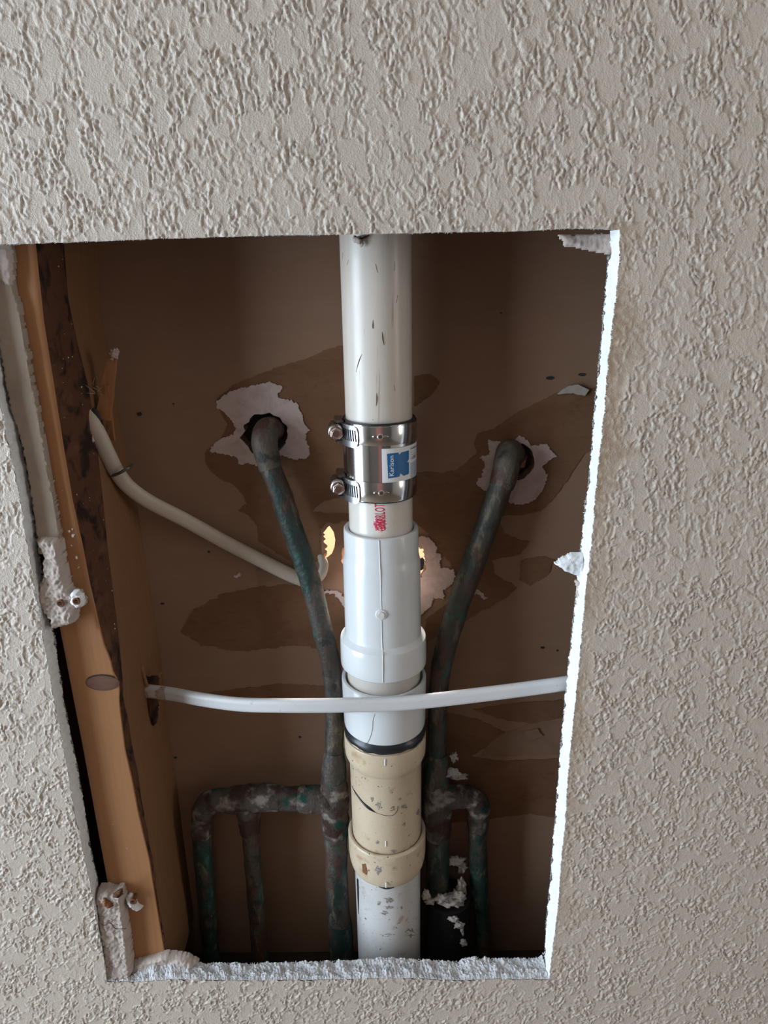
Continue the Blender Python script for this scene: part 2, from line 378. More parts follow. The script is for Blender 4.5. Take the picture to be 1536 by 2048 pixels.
fLf, fRf, fTf, fBf = of_z(Lf), of_z(Rf), of_x(Tf), of_x(Bf)
fLb, fRb, fBb = of_z(Lb), of_z(Rb), of_x(Bb)
RX0, RX1, RZ0, RZ1, RY0 = -1.95, 2.35, 0.0, 2.45, -3.0

def jag(t, s):   # small ragged offsets of a saw cut, metres
    return 0.00055*perlin(t*160, t*0+s, s) + 0.00035*perlin(t*600, t*0+s+.5, s+1)
def height(x, z):
    """knock-down texture in metres, evaluated on the wall plane"""
    k = np.clip((z-(H-0.645))/0.78, -0.5, 1.5)      # 0 at the bottom of the view, 1 at the top
    q_ = 0.82+0.18*k; zz = (z-H)*(0.92-0.27*k)*q_; X = (x + 0.20*(z-H)*k)*q_
    wx = 0.0018*perlin(X*150, zz*150, 3)+0.0009*perlin(X*330, zz*330, 23); wz = 0.0019*perlin(X*150, zz*150, 5)+0.0009*perlin(X*330, zz*330, 25)
    u = X+wx; v = zz+wz
    big = perlin(u*92, v*72, 1) + 0.65*perlin(u*210, v*165, 2)
    mask = sstep(0.04, 0.11, big)                                      # flattened islands
    mid = perlin(u*310, v*255, 7)+0.7*perlin(u*560, v*480, 8)
    blobs = sstep(-0.02, 0.20, mid)
    fine = sstep(-0.05, 0.22, perlin(u*680, v*600, 9))
    rough = sstep(-0.25, 0.30, perlin(X*24, zz*20, 12)+0.2)
    rim = np.exp(-((big-0.10)/0.080)**2)
    ridge = np.clip(1-np.abs(perlin(u*190, v*115, 15))*6.0, 0, 1)
    veins = sstep(-0.05, 0.30, perlin(X*70, zz*52, 17))
    h = 0.00040*mask + 0.00030*rim*(0.5+0.9*sstep(-.3, .5, perlin(u*190, v*160, 13)))
    h += (1-mask*0.94)*(0.00060*blobs*(0.6+0.4*rough) + 0.00026*fine*(0.5+rough))
    h += 0.00036*ridge*veins*(1-0.5*mask) + 0.00003*perlin(x*500, z*500, 20)
    return h*1.25
FINE = 0.00067
def coords(a, b, lo, hi, step=FINE):
    """a..b, fine inside lo..hi, growing outside"""
    c = [a]
    x = a
    while x < b-1e-9:
        d = max(lo-x, x-hi, 0.0); st = step if d <= 0 else min(step + d*0.35, 0.08)
        if x < lo: st = min(st, max(lo-x, step))
        x = min(x+st, b); c.append(x)
    return np.array(c)
VX0, VX1, VZ0, VZ1 = -0.36, 0.36, H-0.665, H+0.155
def fz0(z): return -0.225 - 0.125*(H+0.15-z)/0.80      # view borders, a little generous
wall_parts = []
def add_grid(Xg, Zg, stain=None):
    Hh = height(Xg, Zg)
    do = np.maximum(np.maximum(VX0-Xg, Xg-VX1), np.maximum(VZ0-0.01-Zg, Zg-VZ1)-0.0)
    Hh = Hh*(1-sstep(0.0, 0.03, do))
    wall_parts.append((Xg, Zg, Hh))
zt = lambda x: np.where(x < xTL, zTL, np.where(x > xTR, zTR, fTf(np.clip(x, xTL, xTR)) + 0.5*jag(x, 2)*(x > xTL+.004)*(x < xTR-.004)))
zb = lambda x: np.where(x < xBL, zBL, np.where(x > xBR, zBR, fBf(np.clip(x, xBL, xBR)) + 2.2*jag(x, 4)*(x > xBL+.004)*(x < xBR-.004)))
xs = coords(RX0, RX1, -0.33, 0.33)
# top: full width
zc = coords(0, 1, 0, 0.2, 0.004)
def vgrid(xarr, zlo, zhi, fine_to):
    n = None
    base = coords(zlo.mean(), zhi, VZ0, fine_to) if fine_to > zlo.mean() else None
    return base
tz = coords(zTL, RZ1, zTL-1, VZ1)
tt = (tz-zTL)/(RZ1-zTL)
XT, TT = np.meshgrid(xs, tt); zlow = zt(xs)[None, :]
add_grid(XT, zlow+(RZ1-zlow)*TT)
xs2 = coords(RX0, RX1, -0.37, 0.37)
bz = coords(RZ0, zBL, VZ0, zBL+1); tb = (bz-RZ0)/(zBL-RZ0)
XB, TB = np.meshgrid(xs2, tb); zhi = zb(xs2)[None, :]
add_grid(XB, RZ0+(zhi-RZ0)*TB)
# sides
nrow = int((zTL-zBL)/FINE)+1
ts = np.linspace(0, 1, nrow)
zl = zBL+(zTL-zBL)*ts; xl = fLf(zl)+jag(zl, 6)*1.2*(ts > .01)*(ts < .99)
sl = coords(RX0, -0.12, -0.37, 0.37); sl = (sl-RX0)/(sl[-1]-RX0)
XL_, _ = np.meshgrid(sl, ts); XL_ = RX0+(xl[:, None]-RX0)*XL_
ZL_ = np.where(True, zBL + (zTL-zBL)*ts[:, None], 0)+XL_*0
add_grid(XL_, ZL_)
zr = zBR+(zTR-zBR)*ts; xr = fRf(zr)+jag(zr, 8)*1.3*(ts > .01)*(ts < .99)
sr = coords(0.16, RX1, -0.37, 0.37); sr = (sr-0.16)/(RX1-0.16)
XR_, _ = np.meshgrid(sr, ts); XR_ = xr[:, None]+(RX1-xr[:, None])*XR_
ZR_ = zr[:, None]+XR_*0
add_grid(XR_, ZR_)
V = []; Fq = []; off = 0
for Xg, Zg, Hh in wall_parts:
    n, m = Xg.shape
    V.append(np.stack([Xg, -Hh, Zg], -1).reshape(-1, 3))
    idx = off+np.arange(n*m).reshape(n, m)
    q = np.stack([idx[:-1, :-1], idx[:-1, 1:], idx[1:, 1:], idx[1:, :-1]], -1).reshape(-1, 4)
    Fq.append(q); off += n*m
V = np.concatenate(V); Fq = np.concatenate(Fq)
me = bpy.data.meshes.new('wall_front')
me.vertices.add(len(V)); me.vertices.foreach_set('co', V.astype(np.float32).ravel())
me.loops.add(Fq.size); me.loops.foreach_set('vertex_index', Fq.astype(np.int32).ravel())
me.polygons.add(len(Fq)); me.polygons.foreach_set('loop_start', np.arange(0, Fq.size, 4, dtype=np.int32))
me.update(calc_edges=True); me.polygons.foreach_set('use_smooth', np.ones(len(Fq), bool))
# brown damp stain that ate into the paint along the right-hand cut
d = V[:, 0]-fRf(V[:, 2])
inr = (V[:, 2] > zBR-0.002) & (V[:, 2] < zTR+0.004) & (d > -0.004)
zrel = V[:, 2]
wdt = 0.0100+0.012*np.clip(perlin(zrel*26, zrel*0+.4, 2)+0.25, 0, 1)+0.003*perlin(V[:, 0]*150, zrel*150, 4)
for (row, reach, hh) in ((1130, 0.022, 0.006), (1165, 0.012, .004), (905, 0.014, .004), (1665, 0.014, 0.006), (1830, 0.030, 0.009), (975, 0.010, .004), (690, .010, .02)):
    zc_ = at(1180, row, 0).z; wdt = wdt + reach*np.exp(-((zrel-zc_)/hh)**2)
st = np.where(inr, np.clip(1-d/np.maximum(wdt, 0.001), 0, 1)**0.5, 0)*(0.75+0.5*perlin(V[:, 0]*260, zrel*260, 6))
st *= np.clip(0.8+0.8*perlin(zrel*18, zrel*0, 31), 0.3, 1)*np.interp(zrel, [zBR, H-.42, H-.30], [.55, .6, 1.0])
at2 = me.attributes.new('far', 'FLOAT', 'POINT')
do = np.maximum(np.maximum(VX0-V[:, 0], V[:, 0]-VX1), np.maximum(VZ0-0.01-V[:, 2], V[:, 2]-VZ1))
at2.data.foreach_set('value', sstep(0.0, 0.03, do).astype(np.float32))
at_ = me.attributes.new('stain', 'FLOAT', 'POINT'); at_.data.foreach_set('value', np.clip(st, 0, 1).astype(np.float32))
V[:, 1] *= 1-0.8*np.clip(st*1.6, 0, 1); me.vertices.foreach_set('co', V.astype(np.float32).ravel()); me.update()
wall = link('wall_front', me, 'paint', smooth=False); wall['kind'] = 'structure'

# cut faces of the opening, front outline -> back outline, rough gypsum
def cut(name, front, back, mat, amp, lump, n=14, seed=0, parent=wall, nrm=(1, 0)):
    """front, back: (N,2) arrays (x,z). displaced along nrm in the wall plane"""
    N = len(front); vs = np.zeros((n+1, N, 3)); 
    arc = np.cumsum(np.r_[0, np.hypot(*np.diff(front, axis=0).T)])
    for j in range(n+1):
        t = j/n; P = front*(1-t)+back*t
        tk_ = t*0.020; dd = amp*(perlin(arc*420, np.full(N, tk_*420)+seed, 3)+0.8*perlin(arc*900, np.full(N, tk_*900)+seed, 5)) + lump*(perlin(arc*110, np.full(N, tk_*110)+seed, 8)+0.7*np.abs(perlin(arc*240, np.full(N, tk_*240)+seed, 9)))
        env = min(1, t*5+0.0) if j else 0
        dd = dd*env
        vs[j, :, 0] = P[:, 0]+nrm[0]*dd; vs[j, :, 2] = P[:, 1]+nrm[1]*dd
        vs[j, :, 1] = -0.0002+(T+0.0002)*t + (0.0004*perlin(arc*500, np.full(N, t*7), 2) if 0 < j else 0)
    idx = np.arange((n+1)*N).reshape(n+1, N)
    f = np.stack([idx[:-1, :-1], idx[:-1, 1:], idx[1:, 1:], idx[1:, :-1]], -1).reshape(-1, 4)
    return frompy(name, vs.reshape(-1, 3), f.tolist(), mat, parent)
cut('cut_edge', np.stack([xl, zl], -1), np.stack([fLb(zl)+jag(zl, 12)*2.0, zl], -1), 'gypsum', 0.00022, 0.0003, seed=1)
cut('cut_edge', np.stack([xr, zr], -1), np.stack([fRb(zr)+jag(zr, 13)*2.0, zr], -1), 'gypsum', 0.00022, 0.0003, seed=2)
xt = np.linspace(xTL, xTR, 700)
cut('cut_edge', np.stack([xt, zt(xt)], -1), np.stack([xt, zt(xt)+0.0006], -1), 'gypsum', 0.0002, 0.0002, n=6, seed=3, nrm=(0, 1))
xb = np.linspace(xBL, xBR, 1100)
xbb = np.linspace(fLb(zBL), fRb(zBR), 1100)
cut('cut_edge', np.stack([xb, zb(xb)], -1), np.stack([xbb, fBb(xbb)+jag(xbb, 14)*1.5], -1), 'gypsum_crumbly', 0.0010, 0.0024, n=44, seed=4, nrm=(0, 1))
# back face sheet of the front drywall (kraft paper), seen only from the side
bmk = bmesh.new()
def quad(bm, a, b, c, d): bm.faces.new([bm.verts.new(v) for v in (a, b, c, d)])
xlb, xrb = lambda z: float(fLb(z)), lambda z: float(fRb(z))
xq = [RX0]+list(np.linspace(xTL, xTR, 24))+[RX1]
for x0_, x1_ in zip(xq, xq[1:]):
    quad(bmk, (x0_, T, float(fTf(x0_))+.0012), (x1_, T, float(fTf(x1_))+.0012), (x1_, T, RZ1), (x0_, T, RZ1))
quad(bmk, (RX0, T, RZ0), (RX1, T, RZ0), (RX1, T, H-0.605), (RX0, T, H-0.605))
for i in range(24):
    z0 = (H-0.605)+(zTL+.001-(H-0.605))*i/24; z1 = (H-0.605)+(zTL+.001-(H-0.605))*(i+1)/24
    quad(bmk, (RX0, T, z0), (xlb(z0)-.0008, T, z0), (xlb(z1)-.0008, T, z1), (RX0, T, z1))
    quad(bmk, (xrb(z0)+.0008, T, z0), (RX1, T, z0), (RX1, T, z1), (xrb(z1)+.0008, T, z1))
frombm('backing_paper', bmk, 'kraft', wall, smooth=False)
# frayed paper fibres along the cuts
vs = []; fs = []
def fibre(x, y, z, dx, dz, L, wd, dy=0.0):
    i = len(vs); px, pz = -dz, dx
    vs.extend([(x-px*wd, y, z-pz*wd), (x+px*wd, y, z+pz*wd), (x+dx*L*0.6+px*wd*.6, y+dy*.5, z+dz*L*0.6+pz*wd*.6), (x+dx*L+random.uniform(-1, 1)*L*.3, y+dy, z+dz*L+random.uniform(-1, 1)*L*.3)])
    fs.append((i, i+1, i+2)); fs.append((i, i+2, i+3))
for _ in range(2600):
    z = random.uniform(zBR, zTR); cl = 0.5+0.9*max(0, mn.noise(Vector((z*60, 1, 2)))+0.2)
    fibre(float(fRb(z))+.0002, T, z, -0.9, random.uniform(-.5, .5), random.uniform(0.0006, 0.0020)*cl, 0.00022)
for _ in range(900):
    z = random.uniform(zBR, zTR)
    fibre(float(np.interp(z, zr, xr))-.0001, -0.0003, z, 0.7, random.uniform(-.8, .8), random.uniform(0.0005, 0.0016), 0.0002, -0.0006)
for _ in range(2200):
    z = random.uniform(zBL, zTL); cl = 0.5+1.0*max(0, mn.noise(Vector((z*60, 5, 2)))+0.2)
    fibre(float(fLb(z))-.0001, T, z, 0.9, random.uniform(-.6, .3), random.uniform(0.0006, 0.0019)*cl, 0.00022)
for _ in range(700):
    z = random.uniform(zBL, zTL)
    fibre(float(np.interp(z, zl, xl)), -0.0003, z, random.uniform(-.4, .9), random.uniform(-.6, .6), random.uniform(0.0004, 0.0013), 0.0002, -0.0005)
for _ in range(2000):
    x = random.uniform(xBL, xBR); t = random.choice((0.0, 1.0, random.random()))
    z = float(fBf(x))*(1-t)+float(fBb(x))*t
    fibre(x, T*t, z-0.0003, random.uniform(-.5, .5), 0.9, random.uniform(0.0006, 0.0020), 0.00028, random.uniform(-.001, .001))
for _ in range(500):
    x = random.uniform(xTL, xTR); fibre(x, 0.0, float(fTf(x)), random.uniform(-.5, .5), -0.8, random.uniform(0.0003, 0.0010), 0.00018)
fz = frompy('paper_fuzz', vs, fs, 'gypsum', wall, smooth=False); fz['kind'] = 'stuff'

def slab(name, pts, y0, y1, mat, parent=None, rag=0.0, sub=0.0015, seed=0, dome=0.0, tilt=0.0, jagf=300, freq2=900):
    """polygon given in pixels at depth y1 (rear plane) -> solid slab y0..y1 with ragged outline and uneven face"""
    P = [at(x, y, y1) for x, y in pts]; Q = []
    n = len(P)
    for i in range(n):
        a, b = P[i], P[(i+1) % n]; k = max(1, int((b-a).length/sub))
        for j in range(k):
            p = a.lerp(b, j/k)
            r = rag*(mn.noise(Vector((p.x*jagf, p.z*jagf, seed)))+0.7*mn.noise(Vector((p.x*freq2, p.z*freq2, seed+3))))
            r2 = rag*(mn.noise(Vector((p.x*jagf, p.z*jagf, seed+9)))+0.7*mn.noise(Vector((p.x*freq2, p.z*freq2, seed+7))))
            Q.append(Vector((p.x+r, 0, p.z+r2)))
    tris = tessellate_polygon([[Vector((q.x, q.z, 0)) for q in Q]])
    bm = bmesh.new()
    fv = [bm.verts.new((q.x, y0, q.z)) for q in Q]; rv = [bm.verts.new((q.x, y1, q.z)) for q in Q]
    for t in tris:
        try: bm.faces.new([fv[i] for i in t]); bm.faces.new([rv[i] for i in reversed(t)])
        except ValueError: pass
    for i in range(len(Q)):
        j = (i+1) % len(Q); bm.faces.new((fv[i], fv[j], rv[j], rv[i]))
    if dome:
        front = [f for f in bm.faces if all(v in set(fv) for v in f.verts)] if False else []
    return frombm(name, bm, mat, parent, smooth=False)

def rough_chunk(name, pts, yf, yr, mat, parent=None, cell=0.0009, amp=0.0016, seed=0, rag=0.0008, rnd=0.0025):
    """solid broken piece: height-field front over a polygon, depth yf (front) .. yr (rear)"""
    P = [at(x, y, (yf+yr)/2) for x, y in pts]
    poly = np.array([[p.x, p.z] for p in P])
    x0, z0 = poly.min(0)-cell; x1, z1 = poly.max(0)+cell
    gx = np.arange(x0, x1, cell); gz = np.arange(z0, z1, cell)
    X, Z = np.meshgrid(gx, gz)
    Xw = X+rag*perlin(X*300, Z*300, seed); Zw = Z+rag*perlin(X*300, Z*300, seed+1)
    ins = np.zeros(X.shape, bool); n = len(poly); dist = np.full(X.shape, 1e9)
    for i in range(n):
        ax, az = poly[i]; bx, bz_ = poly[(i+1) % n]
        c = ((az > Zw) != (bz_ > Zw)) & (Xw < (bx-ax)*(Zw-az)/(bz_-az+1e-12)+ax); ins ^= c
        L2 = (bx-ax)**2+(bz_-az)**2+1e-12; t = np.clip(((Xw-ax)*(bx-ax)+(Zw-az)*(bz_-az))/L2, 0, 1)
        dist = np.minimum(dist, np.hypot(Xw-(ax+t*(bx-ax)), Zw-(az+t*(bz_-az))))
    e = np.clip(dist/rnd, 0, 1)**0.5
    Y = yr-(yr-yf)*e - amp*(perlin(X*90, Z*90, seed+2)+0.8*np.abs(perlin(X*210, Z*170, seed+3))+0.55*perlin(X*480, Z*480, seed+4))*e
    idx = -np.ones(X.shape, int); vs = []; fs = []
    ok = ins
    q = ok[:-1, :-1] & ok[1:, :-1] & ok[:-1, 1:] & ok[1:, 1:]
    used = np.zeros(X.shape, bool); used[:-1, :-1] |= q; used[1:, :-1] |= q; used[:-1, 1:] |= q; used[1:, 1:] |= q
    idx[used] = np.arange(used.sum()); nv = int(used.sum())
    A = np.stack([X[used], Y[used], Z[used]], -1); B = np.stack([X[used], np.full(nv, yr), Z[used]], -1)
    vs = np.concatenate([A, B])
    edges = {}
    for i, j in zip(*np.nonzero(q)):
        a, b, c, d_ = idx[i, j], idx[i, j+1], idx[i+1, j+1], idx[i+1, j]
        fs.append((a, b, c, d_)); fs.append((a+nv, d_+nv, c+nv, b+nv))
        for u, v_ in ((a, b), (b, c), (c, d_), (d_, a)):
            if (v_, u) in edges: del edges[(v_, u)]
            else: edges[(u, v_)] = 1
    for u, v_ in edges: fs.append((v_, u, u+nv, v_+nv))
    return frompy(name, vs.tolist(), [tuple(int(k) for k in f) for f in fs], mat, parent, sharp=60)

# torn paper flap at the top right corner and the crumb on the right edge (still attached to the wall board)
rough_chunk('torn_flap', [(1114, 468), (1238, 466), (1231, 500), (1217, 512), (1190, 506), (1150, 497), (1130, 494), (1122, 482)], 0.0120, 0.0150, 'gypsum_dusty', wall, amp=0.0012, seed=3)
rough_chunk('hanging_crumb', [(1107, 1128), (1120, 1118), (1136, 1108), (1152, 1106), (1170, 1106), (1170, 1165), (1150, 1152), (1132, 1144)], 0.0075, 0.0135, 'gypsum', wall, amp=0.0014, seed=5)
rough_chunk('hanging_crumb', [(1148, 1158), (1166, 1160), (1160, 1212), (1152, 1222), (1152, 1180)], 0.010, 0.0135, 'gypsum_dusty', wall, amp=0.001, seed=6)
rough_chunk('bottom_flap', [(262, 1940), (268, 1922), (290, 1915), (330, 1905), (375, 1911), (400, 1925), (360, 1945), (300, 1950)], 0.008, 0.0155, 'gypsum_dusty', wall, amp=0.0012, seed=7)

# ================================================================== THE REAR WALL BOARD, with its holes
def pl(pts, depth=YB): return [at(x, y, depth) for x, y in pts]
def ell(cx, cy, rx, ry, n=36, rg=0.06, seed=0):
    return [(cx+rx*math.cos(a)*(1+rg*mn.noise(Vector((math.cos(a)*3, math.sin(a)*3, seed)))), cy+ry*math.sin(a)*(1+rg*mn.noise(Vector((math.sin(a)*3, math.cos(a)*3, seed+4))))) for a in [2*PI*i/n for i in range(n)]]
Cz = lambda L, sc, ox, oy: [(ox+x/sc, oy+y/sc) for x, y in L]
cres = Cz([(400, 128), (415, 150), (435, 180), (440, 210), (447, 240), (440, 300), (420, 350), (385, 380), (362, 385), (350, 370), (355, 355), (375, 345), (380, 330), (360, 315), (364, 300), (382, 285), (355, 262), (352, 248), (370, 235), (350, 212), (365, 200), (350, 185), (372, 158), (385, 140)], 4.042, 560, 1020)
holes = [ell(531, 868, 45, 41, seed=1, rg=.25), ell(1030, 922, 38, 36, seed=2, rg=.2), cres, ell(768, 1114, 84, 62, n=48, seed=3, rg=0.15)]
wb = bmesh.new(); loops = []
def ring(pts, y): return [wb.verts.new((p.x, y, p.z)) for p in pts]
outer = [Vector((RX0, YB, RZ0)), Vector((RX1, YB, RZ0)), Vector((RX1, YB, RZ1)), Vector((RX0, YB, RZ1))]
HP = [pl(h) for h in holes]
allp = [outer]+HP
for y in (YB, YB+0.0127):
    if y > YB:    # the rear paper broke away wider than the front of the two ragged holes
        def grow(L, k): c = sum(L, Vector())/len(L); return [c+(p-c)*k for p in L]
        allp = [outer, HP[0], HP[1], [p+Vector((-.001, 0, -.006)) for p in grow(HP[2], 1.25)], [p+Vector((0.004, 0, 0)) for p in grow(HP[3], 1.02)]]
    rings = [ring(p, y) for p in allp]; flat_ = [v for r in rings for v in r]
    for t in tessellate_polygon([[Vector((p.x, p.z, 0)) for p in L] for L in allp]):
        try: wb.faces.new([flat_[i] for i in t])
        except ValueError: pass
    loops.append(rings)
for r0, r1 in zip(*loops):
    for i in range(len(r0)):
        j = (i+1) % len(r0); wb.faces.new((r0[i], r0[j], r1[j], r1[i]))
wback = frombm('wall_back', wb, 'kraft', smooth=False); wback['kind'] = 'structure'
_pn = [0]
def patch(name, pts, mat, th=0.0005, seed=0, rag=0.0012, jagf=160, cuts=(), sub=.0015):
    """thin layer on the rear board, with ragged outline; cuts: hole outlines (pixels) left open"""
    _pn[0] += 1; th += _pn[0]*0.00002
    P = pl(pts, YB-th); bm = bmesh.new(); Q = []
    for i in range(len(P)):
        a, b = P[i], P[(i+1) % len(P)]; k = max(1, int((b-a).length/sub))
        for j in range(k):
            p = a.lerp(b, j/k)
            f_ = lambda o: rag*(mn.noise(Vector((p.x*jagf, p.z*jagf, seed+o)))+0.6*mn.noise(Vector((p.x*700, p.z*700, seed+o+2))))
            Q.append(Vector((p.x+f_(0), 0, p.z+f_(9))))
    LL = [Q]+[[Vector((p.x, 0, p.z)) for p in pl(h)] for h in cuts]; fl = []
    for y in (YB-th, YB-0.00005): fl.append([[bm.verts.new((q.x, y, q.z)) for q in L] for L in LL])
    tr = tessellate_polygon([[Vector((q.x, q.z, 0)) for q in L] for L in LL])
    for s_ in fl:
        ff = [v for L in s_ for v in L]
        for t in tr:
            try: bm.faces.new([ff[i] for i in t])
            except ValueError: pass
    for L0, L1 in zip(*fl):
        for i in range(len(L0)):
            j = (i+1) % len(L0); bm.faces.new((L0[i], L0[j], L1[j], L1[i]))
    return frombm(name, bm, mat, wback, smooth=False)
# torn dark paper
patch('torn_layer', [(646, 700), (700, 688), (700, 990), (646, 1003), (623, 1023), (665, 1027), (700, 1027), (700, 1040), (682, 1044), (672, 1048), (655, 1044), (640, 1060), (640, 1115), (620, 1140), (575, 1120), (545, 1100), (517, 1083), (514, 1053), (499, 1032), (475, 1020), (493, 1009), (485, 990), (467, 969), (441, 959), (414, 937), (409, 906), (440, 880), (455, 850), (430, 803), (441, 790), (467, 769), (507, 753), (565, 732), (628, 713)], 'torn', seed=1, cuts=[holes[0]])
patch('torn_layer', [(362, 1262), (385, 1222), (450, 1188), (520, 1172), (600, 1168), (690, 1190), (700, 1335), (645, 1300), (600, 1290), (540, 1297), (470, 1302), (400, 1290)], 'torn', seed=2, rag=0.002)
patch('torn_layer', [(1195, 776), (1117, 785), (1080, 803), (1028, 829), (987, 859), (957, 866), (948, 885), (953, 907), (931, 926), (909, 941), (887, 946), (825, 944), (825, 1040), (856, 1066), (862, 1085), (900, 1125), (905, 1200), (850, 1240), (850, 1285), (900, 1262), (960, 1225), (1020, 1190), (1035, 1175), (990, 1150), (985, 1120), (1040, 1110), (1060, 1085), (1010, 1070), (998, 1034), (1040, 1030), (1080, 1022), (1109, 996), (1135, 959), (1169, 907), (1195, 890)], 'torn', seed=3, cuts=[holes[1]])
patch('torn_layer', [(1042, 1120), (1090, 1112), (1110, 1120), (1095, 1150), (1060, 1172), (1038, 1160)], 'torn', seed=4)
patch('torn_layer', [(828, 752), (862, 748), (880, 765), (868, 785), (842, 805), (828, 812)], 'torn', seed=5, th=0.0004)
patch('torn_layer', [(890, 1425), (960, 1440), (1010, 1465), (985, 1490), (940, 1512), (1000, 1522), (1110, 1518), (1145, 1520), (1145, 1640), (1060, 1628), (960, 1640), (860, 1650), (850, 1440)], 'torn', seed=6)
patch('torn_layer', [(945, 1420), (1040, 1405), (1150, 1400), (1150, 1425), (1075, 1448), (1010, 1440)], 'torn', seed=7)
patch('paper_layer', [(1000, 1470), (1060, 1448), (1150, 1430), (1150, 1505), (1080, 1512), (960, 1514), (975, 1490)], 'paper_mid', seed=8)
patch('torn_layer', [(420, 1385), (560, 1368), (640, 1372), (690, 1390), (690, 1420), (560, 1425), (460, 1420)], 'torn', seed=9, th=0.0003)
patch('paper_layer', [(520, 1085), (560, 1105), (600, 1130), (610, 1165), (580, 1170), (540, 1160), (515, 1175), (512, 1140), (535, 1120)], 'paper_mid', seed=10, th=0.0003)
# exposed gypsum
G1 = Cz([(195, 390), (330, 305), (480, 265), (600, 245), (690, 270), (700, 300), (655, 335), (690, 372), (760, 380), (820, 420), (850, 500), (870, 560), (905, 610), (872, 640), (885, 700), (910, 790), (870, 825), (790, 830), (700, 800), (640, 830), (500, 880), (430, 855), (370, 868), (350, 815), (260, 790), (145, 770), (190, 700), (270, 660), (330, 640), (350, 590), (300, 520), (240, 460), (205, 430)], 3.79, 380, 700)
def gyps(name, pts, hole, seed, th=0.0011):
    return patch(name, pts, 'gypsum_pink', th=th, seed=seed, rag=0.0015, jagf=520, sub=.0009, cuts=[hole] if hole else ())
gyps('exposed_gypsum', G1, holes[0], 1)
G2 = Cz([(420, 1190), (500, 1196), (560, 1190), (590, 1160), (640, 1195), (650, 1215), (690, 1210), (745, 1210), (750, 1235), (790, 1270), (750, 1300), (715, 1330), (740, 1380), (730, 1430), (700, 1480), (660, 1520), (600, 1535), (540, 1525), (440, 1480), (360, 1430), (360, 1410), (385, 1390), (395, 1350), (405, 1310), (378, 1280), (430, 1262)], 2.696, 820, 440)
gyps('exposed_gypsum', G2, holes[1], 2)
G3 = Cz([(1125, 210), (1200, 220), (1240, 260), (1270, 300), (1260, 340), (1300, 360), (1290, 460), (1400, 480), (1420, 540), (1390, 600), (1320, 650), (1330, 720), (1240, 710), (1220, 780), (1130, 860), (1100, 860), (1100, 545), (1150, 540), (1180, 480), (1175, 400), (1150, 320), (1110, 300)], 4.042, 560, 1020)
gyps('exposed_gypsum', G3, None, 3)
gyps('exposed_gypsum', Cz([(300, 600), (330, 625), (350, 655), (430, 648), (480, 668), (520, 715), (540, 790), (520, 790), (480, 720), (430, 680), (370, 672), (345, 695), (315, 650)], 4.042, 560, 1020), None, 4)
gyps('exposed_gypsum', [(940, 1186), (958, 1180), (975, 1196), (968, 1200), (955, 1190)], None, 5)
gyps('exposed_gypsum', Cz([(330, 1720), (370, 1690), (395, 1700), (360, 1730)], 3.79, 380, 700), None, 6)
slab('paper_curl', [(1114, 787), (1135, 772), (1155, 768), (1177, 779), (1168, 791), (1145, 786)], YB-0.003, YB-0.0008, 'paper_light', wback, rag=0.0005)
slab('paper_curl', [(1030, 1480), (1045, 1462), (1075, 1456), (1085, 1470), (1060, 1482)], YB-0.002, YB-0.0006, 'paper_mid', wback, rag=0.0005)
for (x, y, a, b) in ((1100, 756, 8, 3.5), (1164, 749, 7, 3), (279, 828, 5, 4), (1085, 1295, 4, 2), (325, 1207, 4, 2), (351, 1515, 3.5, 2), (600, 1474, 3, 2), (1002, 626, 3, 1.5)):
    slab('speck', ell(x, y, a, b, n=12, rg=0.5, seed=x), YB-0.0006, YB-0.0001, 'slot', wback)
# dark plates closing the two supply holes from the other side, dark ring round the drain hole
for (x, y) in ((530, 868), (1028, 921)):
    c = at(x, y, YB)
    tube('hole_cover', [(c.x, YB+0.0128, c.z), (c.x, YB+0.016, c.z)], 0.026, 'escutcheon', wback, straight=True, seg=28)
c = at(1052, 925, YB+0.005); 
rough_chunk('pipe_sleeve', [(1040, 897), (1050, 899), (1055, 915), (1050, 935), (1038, 940), (1034, 920)], YB+0.004, YB+0.008, 'pink_pipe', wback, amp=0.0003, cell=0.0006)
slab('nail_plate', [(836, 1117), (845, 1113), (852, 1124), (851, 1134), (842, 1139), (834, 1142)], YB+0.004, YB+0.006, 'black', wback, rag=0.0003)

# ================================================================== STUD and plates
def fn_of(pts, depth):
    A = np.array([[p.z, p.x] for p in [at(x, y, depth) for x, y in pts]]); A = A[np.argsort(A[:, 0])]
    def f(z):
        if z > A[-1, 0]: k = (A[-1, 1]-A[-4, 1])/(A[-1, 0]-A[-4, 0]); return A[-1, 1]
        return float(np.interp(z, A[:, 0], A[:, 1]))
    return f
WD = 0.052
sFL = fn_of([(-26, 490), (119, 1262), (165, 1500), (213, 1762), (250, 1960)], T+.0005)
sFR = fn_of([(66, 440), (70, 490), (86, 640), (105, 760), (127, 900), (144, 1000), (164, 1090), (178, 1164), (197, 1246), (208, 1290), (221, 1322), (226, 1345), (236, 1362), (239, 1380), (238, 1400), (240, 1420), (250, 1500), (264, 1560), (276, 1624), (299, 1722), (311, 1800), (325, 1880), (336, 1950)], T+.0005)
_w = [(122, 440, .052), (128, 490, .052), (137, 600, .052), (156, 690, .052), (176, 770, .052), (190, 850, .052), (206, 1000, .050), (216, 1100, .047), (224, 1164, .044), (236, 1260, .038), (243, 1330, .026), (244, 1370, .018), (252, 1450, .027), (268, 1540, .026), (285, 1640, .022), (300, 1722, .018), (312, 1800, .0165), (326, 1880, .0160), (338, 1960, .0155)]
_wp = sorted([(p.z, p.x, p.y) for p in [at(*q) for q in _w]])
_wz, _wx, _wy = zip(*_wp)
sW = lambda z: float(np.interp(z, _wz, _wx)); sWY = lambda z: float(np.interp(z, _wz, _wy))
